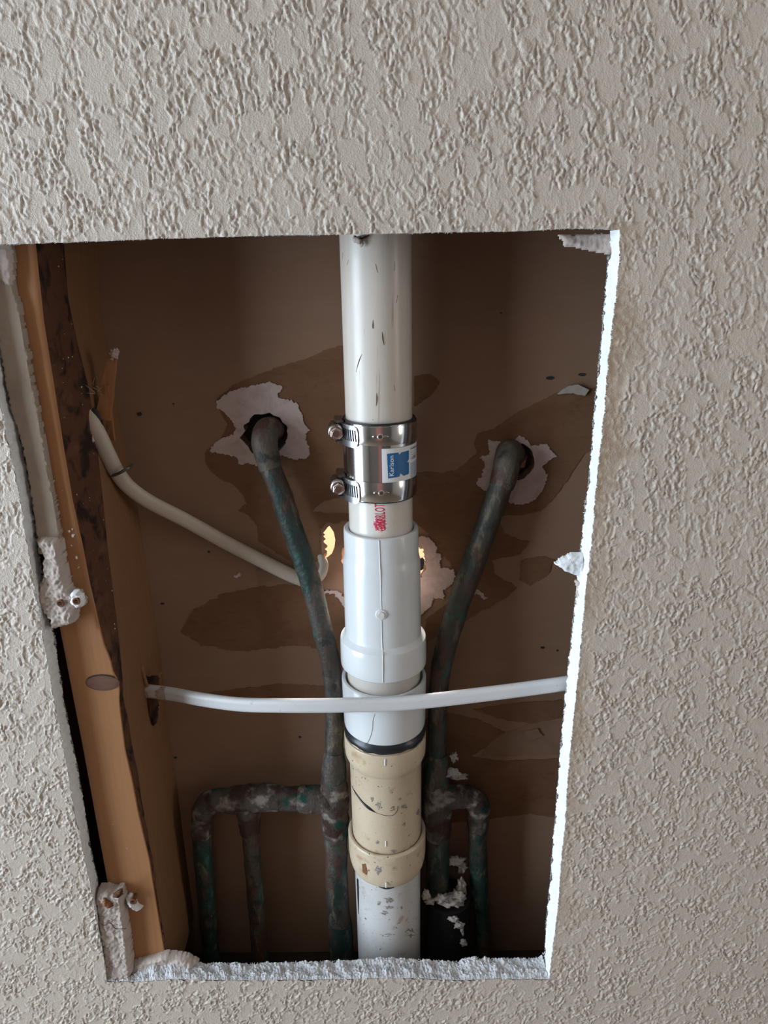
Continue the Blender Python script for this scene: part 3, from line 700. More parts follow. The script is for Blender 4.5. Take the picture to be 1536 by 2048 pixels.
sBK = fn_of([(190, 440), (196, 490), (204, 640), (215, 700), (242, 850), (273, 1000), (298, 1164), (318, 1290), (336, 1450), (353, 1560), (367, 1680), (384, 1800), (400, 1920)], YB)
stud = thing('wall_stud', 'orange-brown pine stud with dark bark edge at left of the opening', 'stud', (sFL(H-0.4), 0.058, H-0.62))
zs = np.linspace(H-0.63, H+0.30, 240)
def strip(name, colsf, mat, amp=0.0, seed=0, parent=stud):
    vs = []; fs = []; m = None
    for z in zs:
        row = colsf(float(z)); m = len(row)
        for k, (x, y) in enumerate(row):
            dd = amp*(mn.noise(Vector((x*120, z*90, seed)))+0.5*mn.noise(Vector((x*300, z*260, seed+2)))) if 0 < k < m-1 else 0
            vs.append((x+dd, y-dd, float(z)))
    for i in range(len(zs)-1):
        for k in range(m-1):
            a_ = i*m+k; fs.append((a_, a_+1, a_+m+1, a_+m))
    return frompy(name, vs, fs, mat, parent, sharp=60)
def front_cols(z):
    a, b = sFL(z), sFR(z); n = 8; y0 = T+.0005
    r = [(a, YB-.001), (a, y0+.0015), (a+.0006, y0+.0004)]+[(a+(b-a)*k/n, y0) for k in range(1, n)]
    return r+[(b-.0005, y0+.0002), (b, y0+.0012)]
def bark_cols(z):
    a, b = sFR(z), max(sW(z), sFR(z)+.0004); n = 9; y0 = T+.0017; WD = max(sWY(z), y0+.0004)
    return [(a+(b-a)*k/n+0.0012*math.sin(PI*k/n), y0+(WD-y0)*k/n) for k in range(n+1)]
def side_cols(z):
    a, b = max(sW(z), sFR(z)+.0004), sBK(z); n = 6; WD = max(sWY(z), T+.0021)
    return [(a+(b-a)*k/n, WD+(YB-.0003-WD)*k/n) for k in range(n+1)]
strip('front_face', front_cols, 'stud_front')
strip('bark_edge', bark_cols, 'bark', amp=0.0018, seed=3)
strip('side_face', side_cols, 'stud_side', amp=0.0003)
kn = at(205, 1366, T)
bm = bmesh.new()
for (rx, rz, dy) in ((0.0128, 0.0068, 0.0),):
    g = bmesh.ops.create_uvsphere(bm, u_segments=32, v_segments=12, radius=1)
    for v in g['verts']: v.co = Vector((kn.x+v.co.x*rx*(1+.08*mn.noise(v.co*2)), T+.0005+v.co.y*0.0009, kn.z+v.co.z*rz))
frombm('knot', bm, 'knot', stud)
tube('knot_ring', [(kn.x+0.0127*math.cos(a)*(1+.04*mn.noise(Vector((a*3, 0, 0)))), T+.0003, kn.z+0.0068*math.sin(a)*(1+.08*mn.noise(Vector((a*3, 4, 0))))) for a in np.linspace(0, 2*PI, 60)], .00028, 'knot', stud, seg=6, n=1, straight=True)
tk = [(kn.x+0.0128*math.cos(a), T+.0002, kn.z+0.0068*math.sin(a)) for a in np.linspace(-0.3, 2*PI*0.58, 30)]
tube('knot_crack', tk, [.0002]*8+[.0006]*14+[.0002]*8, 'knot_rim', stud, seg=6, n=1, straight=True)
# splintered bore holes where the cables come out
def splinter(name, p0, p1, w0, w1, th, mat='splinter', parent=stud, seed=0):
    p0, p1 = Vector(p0), Vector(p1); dr = (p1-p0); sd = dr.cross(Vector((0, 1, 0))).normalized(); n = 8; vs = []; fs = []
    for i in range(n+1):
        t = i/n; c = p0.lerp(p1, t); ww = w0+(w1-w0)*t; j = 0.25*ww*mn.noise(Vector((t*6, seed, 1)))
        for s, e in ((-1, 0), (1, 0), (1, 1), (-1, 1)): vs.append(c+sd*(s*ww+j)+Vector((0, th*(e-.5), 0)))
    for i in range(n):
        for k in range(4): fs.append((i*4+k, i*4+(k+1) % 4, i*4+4+(k+1) % 4, i*4+4+k))
    fs.append((0, 1, 2, 3)); fs.append((n*4+3, n*4+2, n*4+1, n*4))
    return frompy(name, vs, fs, mat, parent, smooth=False)
splinter('splinter', at(226, 706, .060), at(207, 838, .058), .0030, .0052, .004, seed=1)
splinter('splinter', at(214, 770, .056), at(222, 880, .066), .0012, .0030, .003, seed=2)
splinter('splinter', at(222, 800, .064), at(214, 870, .062), .0015, .0010, .002, 'stud_side', seed=5)
for k in range(9):
    p = at(186+random.uniform(-2, 12), 780+random.uniform(-14, 12), .050); q = p+Vector((random.uniform(-.006, .006), -.002, random.uniform(-.004, .006)))
    splinter('shaving', p, q, .0002, .00005, .0003, 'paper_light', seed=k)
rough_chunk('bore_hole', [(180, 818), (190, 812), (200, 826), (206, 850), (210, 880), (196, 868), (184, 846)], .0485, .0500, 'slot', stud, amp=.0002)
rough_chunk('bore_hole', [(283, 1340), (292, 1352), (318, 1352), (320, 1375), (318, 1410), (316, 1440), (306, 1457), (298, 1430), (290, 1410), (287, 1370)], .0660, .0680, 'bark', stud, amp=.0004)
splinter('splinter', at(283, 1333, .060), at(296, 1375, .062), .0011, .0007, .0012, seed=6)
splinter('splinter', at(322, 1345, .070), at(313, 1365, .070), .0006, .0010, .0012, seed=7)
splinter('splinter', at(318, 1402, .068), at(306, 1454, .070), .0009, .0003, .0012, seed=8)
splinter('splinter', at(300, 1400, .064), at(302, 1448, .066), .0008, .0004, .0012, 'bark', seed=9)
# white plaster crumbs on the wood
cr = []
for k in range(22):
    y = random.uniform(500, 1300); z_ = at(200, y, .03).z; t_ = random.uniform(.1, .9)
    s_ = random.uniform(.00012, .0004); cr.append((Vector((sFR(z_)+(sW(z_)-sFR(z_))*t_+.0012, T+.001+(sWY(z_)-T)*t_-.0012, z_)), (s_, s_, s_*1.4)))
for k in range(26):
    r_ = random.choice((0, 1)); y = random.uniform(1058, 1165) if r_ else random.uniform(1240, 1300)
    x = 142+(y-1058)*0.17+random.uniform(-5, 5) if r_ else random.uniform(208, 232)
    p = at(x, y, T if r_ else .03); s_ = random.uniform(.0003, .0011); cr.append((p, (s_, s_*.6, s_*1.2)))
c_ = lumps('plaster_crumbs', cr, 'gypsum', stud, sub=1, amp=.8); c_['kind'] = 'stuff'

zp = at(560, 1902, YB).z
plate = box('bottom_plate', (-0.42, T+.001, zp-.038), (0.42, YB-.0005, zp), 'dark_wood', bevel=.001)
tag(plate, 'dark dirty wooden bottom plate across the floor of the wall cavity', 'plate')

# leftover strip of wall board on the stud, broken gypsum chunks and their screws
so = thing('drywall_strip', 'narrow brown-grey leftover strip of wall board at upper left of the stud', 'wall board', at(60, 900, T))
rough_chunk('board', [(-40, 478), (28, 482), (30, 571), (46, 626), (68, 757), (90, 877), (112, 1000), (124, 1068), (131, 1112), (90, 1112), (79, 1105), (66, 1000), (43, 877), (22, 815), (7, 730), (-4, 650), (-30, 560)], T-.0052, T+.0003, 'strip', so, rnd=.0008, amp=.00025, cell=.0009, rag=.0010, seed=2)
rough_chunk('exposed_gypsum', [(-20, 483), (24, 484), (29, 560), (27, 577), (10, 570), (0, 560), (-20, 560)], T-.0064, T-.004, 'gypsum_dusty', so, amp=.0010, seed=4)
c1 = rough_chunk('gypsum_chunk', [(76, 1078), (86, 1070), (112, 1072), (124, 1080), (130, 1120), (136, 1150), (143, 1178), (158, 1182), (170, 1198), (170, 1210), (158, 1218), (152, 1246), (130, 1250), (108, 1260), (103, 1234), (90, 1224), (74, 1192), (80, 1168), (86, 1150), (86, 1110)], T-.0100, T+.0002, 'gypsum_dusty', amp=.0020, seed=8, rag=.0012)
tag(c1, 'crumbled pinkish white gypsum lump with two screws on the upper stud', 'gypsum')
c1b = rough_chunk('chip', [(140, 1182), (158, 1180), (171, 1199), (166, 1215), (150, 1216), (140, 1204)], T-.0135, T-.008, 'gypsum', c1, amp=.0014, seed=18, rag=.001)
c2 = rough_chunk('gypsum_chunk', [(191, 1790), (196, 1776), (216, 1772), (226, 1778), (248, 1774), (250, 1800), (256, 1850), (263, 1900), (268, 1938), (262, 1955), (214, 1955), (208, 1900), (200, 1850), (194, 1810)], T-.0105, T+.0002, 'gypsum_dusty', amp=.0016, seed=9, rag=.0012)
tag(c2, 'cracked gypsum chunk at the bottom left corner of the opening', 'gypsum')
tube('crack', [at(201, 1846, -.0004), at(208, 1851, -.0006), at(217, 1846, -.0008), at(223, 1848, -.0008), at(229, 1856, -.0008), at(238, 1858, -.0006), at(252, 1857, -.0002)], .0003, 'knot_rim', c2, seg=6, n=3)
rough_chunk('torn_paper', [(205, 1795), (215, 1800), (225, 1806), (228, 1814), (215, 1818), (204, 1812)], -.0002, .002, 'rust', c2, amp=.0008, cell=.0006)
rough_chunk('torn_paper', [(224, 1788), (245, 1776), (246, 1790), (238, 1797), (226, 1796)], -.0004, .002, 'bark', c2, amp=.0006, cell=.0006)
c3 = rough_chunk('gypsum_chip', [(249, 1795), (262, 1790), (268, 1800), (277, 1812), (286, 1817), (280, 1821), (268, 1819), (256, 1808)], T-.0062, T+.0004, 'gypsum', amp=.0012, seed=12, cell=.0006)
tag(c3, 'small white gypsum chip round a screw low on the stud', 'gypsum')
def screw(px, py, y, label, r=.0028, dx=0, dz=0):
    p = at(px, py, y); t = thing('drywall_screw', label, 'screw', p, 'rusty screws left in the gypsum')
    bm = bmesh.new(); prof = [(.0, .0012), (.0010, .0012), (.0014, .0001), (r*.8, -.0003), (r, .0002), (r*.96, .0009), (r*.5, .003), (.0015, .0045), (.0015, .012)]
    seg = 20; rows = []
    for rr, yy in prof:
        rows.append([bm.verts.new((p.x+rr*math.cos(2*PI*k/seg), p.y+yy, p.z+rr*math.sin(2*PI*k/seg))) for k in range(seg)] if rr else None)
    for a_, b_ in zip(rows[1:], rows[2:]):
        for k in range(seg): bm.faces.new((a_[k], a_[(k+1) % seg], b_[(k+1) % seg], b_[k]))
    bm.faces.new(rows[1])
    frombm('screw_head', bm, 'rust', t)
    for a in (0.4, 0.4+PI/2):
        v = Vector((math.cos(a), 0, math.sin(a)))*.0016; q = Vector((p.x, p.y-.0003, p.z))
        tube('cross_slot', [q-v, q+v], .0003, 'knot_rim', t, seg=6, straight=True)
    return t
screw(120, 1207, T-.0118, 'rusty screw head in the gypsum lump, the left of the two')
screw(152, 1203, T-.0165, 'rusty screw head in the gypsum lump, the right of the two')
screw(266, 1804, T-.0076, 'rusty screw head in the small gypsum chip at the stud foot', r=.0031)

# ================================================================== DRAIN
cx_pts = [(751.5, 480), (756, 840), (758, 900), (760.6, 1030), (762, 1075), (766, 1200), (768, 1290), (771, 1400), (773, 1510), (773.5, 1600), (774, 1700), (774, 1800)]
AA = np.array([[at(x, y, YD-.0).z, at(x, y, YD-.0).x] for x, y in cx_pts])
kA, bA = np.polyfit(AA[:, 0], AA[:, 1], 1)
def axx(z): return kA*z+bA
def zf(row, r): return at(768, row, YD-r).z
def lathe(name, prof, mat, parent=None, seg=72, sharp=32):
    """prof: list of (z, r) top to bottom around the drain axis"""
    vs = []; fs = []
    for z, r in prof:
        for k in range(seg):
            a = 2*PI*k/seg; vs.append((axx(z)+r*math.sin(a), YD-r*math.cos(a), z))
    for i in range(len(prof)-1):
        for k in range(seg):
            a0 = i*seg+k; a1 = i*seg+(k+1) % seg; fs.append((a0, a0+seg, a1+seg, a1))
    return frompy(name, vs, fs, mat, parent, sharp=sharp)
def surf(phi, z, r): return Vector((axx(z)+r*math.sin(phi), YD-r*math.cos(phi), z))
R1 = 0.02445; R2 = 0.0302; RH = 0.0350
up = lathe('drain_pipe', [(H+.32, R1), (H+.1, R1), (H, R1), (H-.1, R1), (zf(900, R1), R1), (zf(930, R1), R1), (zf(930, R1), R1-.003)], 'pvc_old')
tag(up, 'scuffed off-white upright plastic drain pipe rising above the steel coupling', 'pipe')
cl = lumps('dust_clump', [(at(716, 480, YD-R1-.001), (.0028, .002, .0022)), (at(711, 476, YD-R1-.001), (.0015, .001, .0012)), (at(722, 487, YD-R1-.001), (.0011, .001, .0018))], 'gypsum_dusty', up, sub=2, amp=.9)
tube('cobweb', [at(715, 474, YD-R1-.001), at(724, 477, YD-R1-.002), at(738, 470, YD-R1-.001)], .0006, 'bark', up, seg=6, amp=.0004, freq=600)
scr = [[(746, 640), (745.5, 652), (746, 658)], [(764, 664), (765.5, 678), (768, 690)], [(790, 523), (789, 542)], [(795, 590), (793, 606)], [(753, 786), (753.5, 798), (752.5, 812)], [(724, 708), (718, 722), (712, 744)], [(751, 528), (755, 545)], [(697, 520), (694, 530)], [(788, 640+130), (790, 782)], [(745, 839), (747, 840)], [(686, 505), (685, 518)]]
def onpipe(x, y, r):
    # point of the drain surface seen at that pixel
    d = RM @ Vector(((x-768)/F, -(y-1024)/F, -1.0)); o = CP
    z = zf(y, r)
    for _ in range(4):
        cxx = axx(z); A = d.x**2+d.y**2; B = 2*((o.x-cxx)*d.x+(o.y-YD)*d.y); C = (o.x-cxx)**2+(o.y-YD)**2-r*r
        D = B*B-4*A*C; D = max(D, 0); t = (-B-math.sqrt(D))/(2*A); z = (o+d*t).z
    return o+d*t
for L in scr:
    tube('scratch', [onpipe(x, y, R1+.00002) for x, y in L], [.00012]+[.00038]*(len(L)-2)+[.00012], 'knot_rim', up, seg=5, n=4)

# ---- stainless shielded coupling
zt0, zb1 = zf(853, .0277), zf(1006, .0277)
zba, zbb = zf(892, .0277), zf(966, .0277)
cpl = thing('pipe_coupling', 'shiny stainless steel sleeve coupling with two screw clamps and a blue sticker', 'coupling', (axx(zb1), YD, zb1))
lathe('rubber_sleeve', [(zt0+.0012, R1+.0001), (zt0+.0016, R1+.0022), (zt0+.0006, .0266), (zb1-.0006, .0266), (zb1-.0012, R1+.0018), (zb1-.0008, R1+.0001)], 'rubber', cpl)
# corrugated steel shield: slight vertical facets
vs = []; fs = []; seg = 144; zz = [zt0+.0002, zt0-.001, (zt0+zb1)/2, zb1+.001, zb1-.0002]
for z in zz:
    for k in range(seg):
        a = 2*PI*k/seg; r = .02712+.00008*math.sin(a*9)+.00005*math.sin(a*23+1); vs.append(surf(a, z, r))
for i in range(len(zz)-1):
    for k in range(seg):
        a0 = i*seg+k; a1 = i*seg+(k+1) % seg; fs.append((a0, a0+seg, a1+seg, a1))
frompy('shield', vs, fs, 'steel', cpl)
def arc_slab(name, ph0, ph1, z0, z1, r0, r1, mat, parent, n=20, holes_=None, corner=0):
    """curved plate between two angles, with rounded far end when corner>0"""
    bm = bmesh.new(); cols_ = []
    for i in range(n+1):
        t = i/n; ph = ph0+(ph1-ph0)*t; e = 0
        if corner:
            dd = (1-t)*abs(ph1-ph0)*r1; e = corner-math.sqrt(max(0, corner**2-(corner-min(dd, corner))**2))
        rr0 = r0; cols_.append([bm.verts.new(surf(ph, z, r)) for z, r in ((z0-e, rr0), (z1+e, rr0), (z1+e, r1), (z0-e, r1))])
    for a_, b_ in zip(cols_, cols_[1:]):
        for k in range(4): bm.faces.new((a_[k], a_[(k+1) % 4], b_[(k+1) % 4], b_[k]))
    bm.faces.new(cols_[0]); bm.faces.new(list(reversed(cols_[-1])))
    return frombm(name, bm, mat, parent, sharp=40)
for bi, (za, zb_, hy) in enumerate(((zt0-.0004, zba, 862), (zbb, zb1+.0004, 975))):
    band = lathe('clamp_band', [(za, .0273), (za, .0278), (za-.0004, .02795), (zb_+.0004, .02795), (zb_, .0278), (zb_, .0273)], 'steel', cpl, seg=120)
    zm = (za+zb_)/2; hh = (za-zb_)
    # strap end: raised slotted tongue on the left front
    ph0, ph1 = math.radians(-80), math.radians(-31)
    arc_slab('strap_end', ph0, ph1, za-.0002, zb_-.0026, .02805, .0292, 'steel_bright', band, corner=.0045, n=26)
    for k in range(9):
        ph = math.radians(-70+k*4.3)
        pa, pb = surf(ph, zm+hh*.26, .02922), surf(ph+.03, zm-hh*.34, .02922)
        tube('strap_slot', [pa, pb], .00055, 'slot', band, seg=8, straight=True)
    # screw housing, hex head
    ch = surf(math.radians(-80), zm+.0005, .0325)
    ux = Vector((math.sin(math.radians(-80)), -math.cos(math.radians(-80)), 0))   # radial
    tx = Vector((math.cos(math.radians(-80)), math.sin(math.radians(-80)), 0))
    tang = Vector((0.10, -1, 0)).normalized()
    hs = bmesh.new(); segs = 18
    for j, yy in enumerate((-.0085, -.0075, .0075, .0085)):
        rr = (.0042, .0050, .0050, .0042)[j]
        for k in range(segs):
            a = 2*PI*k/segs; side = tang.cross(Vector((0, 0, 1)))
            hs.verts.new(ch - tang*yy + side*(rr*1.05*math.cos(a)) + Vector((0, 0, 1))*(rr*1.15*math.sin(a)))
    hs.verts.ensure_lookup_table()
    for j in range(3):
        for k in range(segs): hs.faces.new([hs.verts[j*segs+k], hs.verts[j*segs+(k+1) % segs], hs.verts[(j+1)*segs+(k+1) % segs], hs.verts[(j+1)*segs+k]])
    hs.faces.new([hs.verts[k] for k in range(segs)]); hs.faces.new([hs.verts[3*segs+k] for k in range(segs)])
    frombm('screw_housing', hs, 'steel_dark', band, sharp=30)
    # saddle legs of the housing standing on the band
    for s_ in (-1, 1):
        arc_slab('saddle', math.radians(-100), math.radians(-66), zm+s_*hh*.56+.0012, zm+s_*hh*.56-.0008, .0279, .0330, 'steel_dark', band, n=8)
    hp = ch+tang*.0105
    tube('screw_shank', [ch-tang*.012, hp], .0026, 'steel_dark', band, straight=True, seg=16, ang=25)
    tube('screw_collar', [hp-tang*.0012, hp+tang*.0004, hp+tang*.0010], [.0052, .0054, .0048], 'steel', band, straight=True, seg=24, ang=25)
    tube('hex_head', [hp+tang*.0010, hp+tang*.0036, hp+tang*.0041], [.0043, .0043, .0037], 'steel', band, straight=True, seg=6, ang=25)
    tube('hex_recess', [hp+tang*.0041, hp+tang*.0043], [.0026, .0024], 'steel_dark', band, straight=True, seg=20, ang=25)
    # slot and eyelet at the front
    pr = math.radians(2)
    for (a0, a1) in ((-10, -3), (6, 14)):
        tube('band_slot', [surf(math.radians(a0+(a1-a0)*t/4), zm, .02785) for t in range(5)], [.0006, .0012, .0013, .0012, .0006], 'steel_dark', band, seg=8, straight=True)
    c = surf(pr, zm, .0280)
    tube('eyelet', [c+Vector((0, .0004, 0)), c+Vector((0, -.0006, 0)), c+Vector((0, -.0008, 0))], [.0024, .0022, .0018], 'steel', band, straight=True, seg=24, ang=25)
    tube('eyelet_hole', [c+Vector((0, -.0002, 0)), c+Vector((0, -.00095, 0))], .0013, 'slot', band, straight=True, seg=20)

# ---- sticker: laid out flat (u = arc length from the front line, v = height), then wrapped round
RS = .02740; zS0 = zf(898, RS); zS1 = zf(967, RS)
u0, u1 = math.radians(3.5)*RS, math.radians(86)*RS
def wrap_bm(bm, r, u_is_x=True):
    step = math.radians(3)*RS; us = [v.co.x for v in bm.verts]
    a = min(us)
    k = math.ceil(a/step)*step
    while k < max(us):
        g = bm.verts[:]+bm.edges[:]+bm.faces[:]
        bmesh.ops.bisect_plane(bm, geom=g, plane_co=(k, 0, 0), plane_no=(1, 0, 0)); k += step
    for v in bm.verts:
        u, vv = v.co.x, v.co.y; v.co = surf(u/RS, vv, r)
def wrap_poly(name, pts, r, mat, parent):
    bm = bmesh.new(); vv = [bm.verts.new((x, y, 0)) for x, y in pts]
    for t in tessellate_polygon([[Vector((x, y, 0)) for x, y in pts]]):
        try: bm.faces.new([vv[i] for i in t])
        except ValueError: pass
    wrap_bm(bm, r); return frombm(name, bm, mat, parent, smooth=False)
def text_mesh(body, size, sx=1.0, bold=0.0, space=1.0):
    cu = bpy.data.curves.new('lettering', 'FONT'); cu.body = body; cu.size = size; cu.offset = bold
    cu.resolution_u = 3; cu.space_character = space
    ob = bpy.data.objects.new('lettering', cu); COL.objects.link(ob)
    bpy.context.view_layer.update(); dg = bpy.context.evaluated_depsgraph_get()
    me = bpy.data.meshes.new_from_object(ob.evaluated_get(dg)); bpy.data.objects.remove(ob)
    return me
def wrap_text(name, body, u, v, size, r, mat, parent, rot=0, sx=1.0, bold=0.0, space=1.0):
    me = text_mesh(body, size, sx, bold, space); bm = bmesh.new(); bm.from_mesh(me)
    c, s = math.cos(rot), math.sin(rot)
    for q in bm.verts:
        x, y = q.co.x*sx, q.co.y; q.co = Vector((u+c*x-s*y, v+s*x+c*y, 0))
    wrap_bm(bm, r); return frombm(name, bm, mat, parent, smooth=False)
stk = wrap_poly('sticker', [(u0, zS0), (u1, zS0), (u1, zS1), (u0, zS1)], RS+.00012, 'sticker', cpl)
# photo coordinates of the label artwork -> (u, v)
def lab(zx, zy):
    px = 620+zx/5.12; s_ = max(-.995, min(.995, (px-758.2)/74.2)); ph = math.asin(s_)
    yt = 898+ (0); py = 780+zy/5.12
    sag = 16.5*(1-math.cos(ph))       # rows rise towards the side of the ring seen from above
    t = (py+sag-898)/(967-898); return (ph*RS, zS0+(zS1-zS0)*t)
logo = [lab(*p) for p in [(782, 652), (893, 641), (903, 664), (925, 640), (1000, 622), (1000, 712), (980, 748), (1000, 742), (1000, 866), (945, 885), (912, 858), (903, 890), (790, 906)]]
wrap_poly('logo', logo, RS+.00020, 'blue', stk)
ub, vb = lab(842, 884); ut, vt = lab(842, 672)
me_ = text_mesh('Karlson', 1.0); wd = max(v.co.x for v in me_.vertices)
sz = (vt-vb)/wd
wrap_text('lettering', 'Karlson', ub+.0003, vb, sz, RS+.00028, 'white_ink', stk, rot=PI/2, bold=.00004)
ur = math.radians(54)*RS
wrap_text('lettering', 'Shielded transition', ur, zS0-.0035, .0023, RS+.0002, 'sticker_ink', stk, sx=.9, bold=.00003)
wrap_text('lettering', '4 x 3" x 1.5" coupling', ur, zS0-.0062, .0019, RS+.0002, 'sticker_ink', stk, sx=.9)
wrap_poly('rule', [(ur, zS0-.0072), (u1-.001, zS0-.0072), (u1-.001, zS0-.0075), (ur, zS0-.0075)], RS+.0002, 'sticker_ink', stk)
wrap_text('lettering', '160800', ur, zS0-.0112, .0038, RS+.0002, 'sticker_ink', stk, sx=.85)
for k in range(11):
    v0 = zS0-.0135-k*.00105
    wrap_poly('text_line', [(ur, v0), (u1-.001-random.random()*.002, v0), (u1-.001, v0-.00042), (ur, v0-.00042)], RS+.0002, 'blue', stk)

# ---- new white fittings
z_r0 = zf(1079.5, .0291)
fit = thing('reducer_fitting', 'glossy new white plastic reducer and hub assembly behind the horizontal cable', 'pipe fitting', (axx(zf(1495, RH)), YD, zf(1495, RH)))
stub = lathe('pipe_stub', [(zb1+.004, R1), (zb1, R1), ((zb1+z_r0)/2, R1), (z_r0-.01, R1)], 'pvc_stub', fit)
red = lathe('reducer', [(z_r0-.010, R1+.0002), (z_r0-.0012, R1+.0005), (z_r0-.0003, R1+.0012), (z_r0, R1+.0022), (z_r0, .0280), (z_r0-.0005, .0287), (z_r0-.0014, .0290),
    (zf(1131, .029), .0290), (zf(1136, .029), .0292), (zf(1144, .0298), .0299), (zf(1152, .0303), .0303), (zf(1160, .0303), .0304), (zf(1290, .0306), .0307), (zf(1298, .0308), .0310), (zf(1306, .033), .0328), (zf(1313, .035), .0345), (zf(1318, .035), .0350), (zf(1325, .035), .0351),
    (zf(1360, .035), .0352), (zf(1366, .035), .0350), (zf(1368, .035), .0343), (zf(1368, .034), .0303)], 'pvc_new', fit, seg=96, sharp=28)
seam = [onpipe(758, 1081, .0291), onpipe(759.5, 1110, .0291), onpipe(760, 1134, .0293), onpipe(761, 1150, .0304), onpipe(762, 1200, .0304), onpipe(763, 1219, .0305)]
tube('mold_seam', seam, .00045, 'pvc_new', red, seg=8, n=6)
seam = [onpipe(763, 1240, .0306), onpipe(764, 1285, .0307), onpipe(765, 1301, .0315), onpipe(765.5, 1315, .0350), onpipe(766, 1365, .0352)]
tube('mold_seam', seam, .00045, 'pvc_new', red, seg=8, n=6)
g = onpipe(762.5, 1229, .0305); nrm = Vector((g.x-axx(g.z), g.y-YD, 0)).normalized()
tube('gate_mark', [g-nrm*.0002, g+nrm*.0006, g+nrm*.0009], [.0046, .0042, .0036], 'pvc_new', red, seg=24, straight=True, ang=25)
tube('gate_stub', [g+nrm*.0006, g+nrm*.0016], [.0027, .0025], 'pvc_stub', red, seg=20, straight=True, amp=.0002, freq=900, ang=25)
lathe('inner_pipe', [(zf(1366, R2), R2), (zf(1380, R2), R2+.0001), (zf(1410, R2), R2)], 'pvc_stub', fit)
z_h0, z_h1 = zf(1396, .0353), zf(1494, .0345)
lathe('hub', [(z_h0-.008, R2+.0002), (z_h0-.0005, R2+.0020), (z_h0, R2+.0026), (z_h0, .0340), (z_h0-.0004, .0347), (z_h0-.0012, .0351), (z_h0-.02, .0349), (z_h1+.004, .0345), (z_h1+.001, .0340), (z_h1, .0330), (z_h1, .029)], 'pvc_new', fit, seg=96)
hair = [onpipe(750, 1428, .0350), onpipe(746, 1440, .0350), onpipe(745, 1455, .035), onpipe(742, 1470, .0348), onpipe(737, 1482, .0347), onpipe(730, 1490, .0346)]
tube('hair', hair, .00012, 'knot_rim', fit, seg=5, n=5)
# red factory print on the stub, reading upward, the last letter under the coupling
zc0, zc1 = onpipe(757, 1059, R1).z, zb1+.004
me_ = text_mesh('CHARLOTTE', 1.0); wd = max(v.co.x for v in me_.vertices)
Hs = .0072; sxx = (zc1-zc0+.003)/(wd*Hs)*1.0
ppx = axx(zc0)
uu = ((760.5+12.5)-760.6)/ (R1*1.0*2600)*R1
def print_text(body, v, hgt, ucen, mat, name='lettering', tot=None):
    me = text_mesh(body, 1.0, bold=.012); w_ = max(q.co.x for q in me.vertices); bm = bmesh.new(); bm.from_mesh(me)
    for q in bm.verts:
        x, y = q.co.x*tot/w_, q.co.y*hgt
        q.co = Vector(((ucen-y)*RS/R1, v+x, 0))
    wrap_bm(bm, R1+.00010); return frombm(name, bm, mat, stub, smooth=False)
ucen = (770-760.6)/63.0*R1*.98-.0
print_text('CHARLOTTE', zc0, .0104, ucen-.0005, 'red', tot=(zb1-zc0)*1.13)
print_text('CHARL', zc0-.0012, .0092, ucen-.0002, 'red', tot=(zb1-zc0)*.56)
sm = []
for k in range(20):
    a = 2*PI*k/20; sm.append(((ucen-.0042+.0047*math.cos(a)*(1+.3*mn.noise(Vector((k*.9, 0, 0)))))*RS/R1, zc0+.0042+.0062*math.sin(a)*(1+.3*mn.noise(Vector((0, k*.9, 0))))))
wrap_poly('ink_smudge', sm, R1+.00005, 'smudge', stub)
uc = (ucen-.0038)*RS/R1
wrap_poly('ink_smudge', [(uc, zc0-.0035), (uc+.002, zc0-.0030), (uc+.0026, zc0-.0050), (uc+.0008, zc0-.0058), (uc-.0004, zc0-.0045)], R1+.00006, 'pink', stub)
wrap_poly('ink_smudge', [(uc+.004, zc0+.003), (uc+.010, zc0+.0044), (uc+.0135, zc0+.006), (uc+.0135, zc0+.0052), (uc+.010, zc0+.0034), (uc+.004, zc0+.0018)], R1+.00006, 'pink', stub)

# ---- old beige riser
zo0 = zf(1515, RH); zend = zp-.0
old = thing('drain_riser', 'yellowed beige speckled old drain riser with two hubs above a scuffed pipe', 'pipe', (axx(zend), YD, zend))
def beads(name, row0, row1, r, mat, parent):
    seg = 120; vs = []; fs = []
    z0, z1 = zf(row0, r), zf(row1, r)
    for j in range(5):
        for k in range(seg):
            a = 2*PI*k/seg; n_ = mn.noise(Vector((math.cos(a)*3, math.sin(a)*3, 1))); t = j/4
            z = z0+.0006*n_ + (z1-z0+.0016*mn.noise(Vector((math.cos(a)*5, math.sin(a)*5, 4)))*1.0)*t
            vs.append(surf(a, z, r+.0012*math.sin(PI*t)-.0015*(j in (0, 4))))
    for i in range(4):
        for k in range(seg):
            a0 = i*seg+k; a1 = i*seg+(k+1) % seg; fs.append((a0, a0+seg, a1+seg, a1))
    return frompy(name, vs, fs, mat, parent)
beads('black_cement', 1492, 1513, .0338, 'black', old)
lathe('upper_hub', [(zo0+.0045, .0328), (zo0+.0006, .0334), (zo0+.0004, .0345), (zo0-.0004, .0350), (zf(1540, RH), .0350), (zf(1551, .0345), .0346), (zf(1557, .033), .0330), (zf(1560, .032), .0318)], 'beige', old, seg=96)
lathe('pipe_body', [(zf(1556, .032), .0318), (zf(1562, .0314), .0314), (zf(1563, .0312), .0311), (zf(1640, .0311), .0310), (zf(1727, .031), .0309), (zf(1730, .0311), .0305)], 'beige', old, seg=96)
zl0, zl1 = zf(1716, RH), zf(1774, RH)
lathe('lower_hub', [(zl0-.004, .0310), (zl0+.0000, .0316), (zl0+.0006, .0330), (zl0+.0002, .0342), (zl0-.0010, .0350), (zf(1752, RH), .0350), (zf(1765, .0345), .0344), (zf(1773, .0335), .0333), (zf(1775, .0325), .0325), (zf(1775, .0303), .0303)], 'beige', old, seg=96)
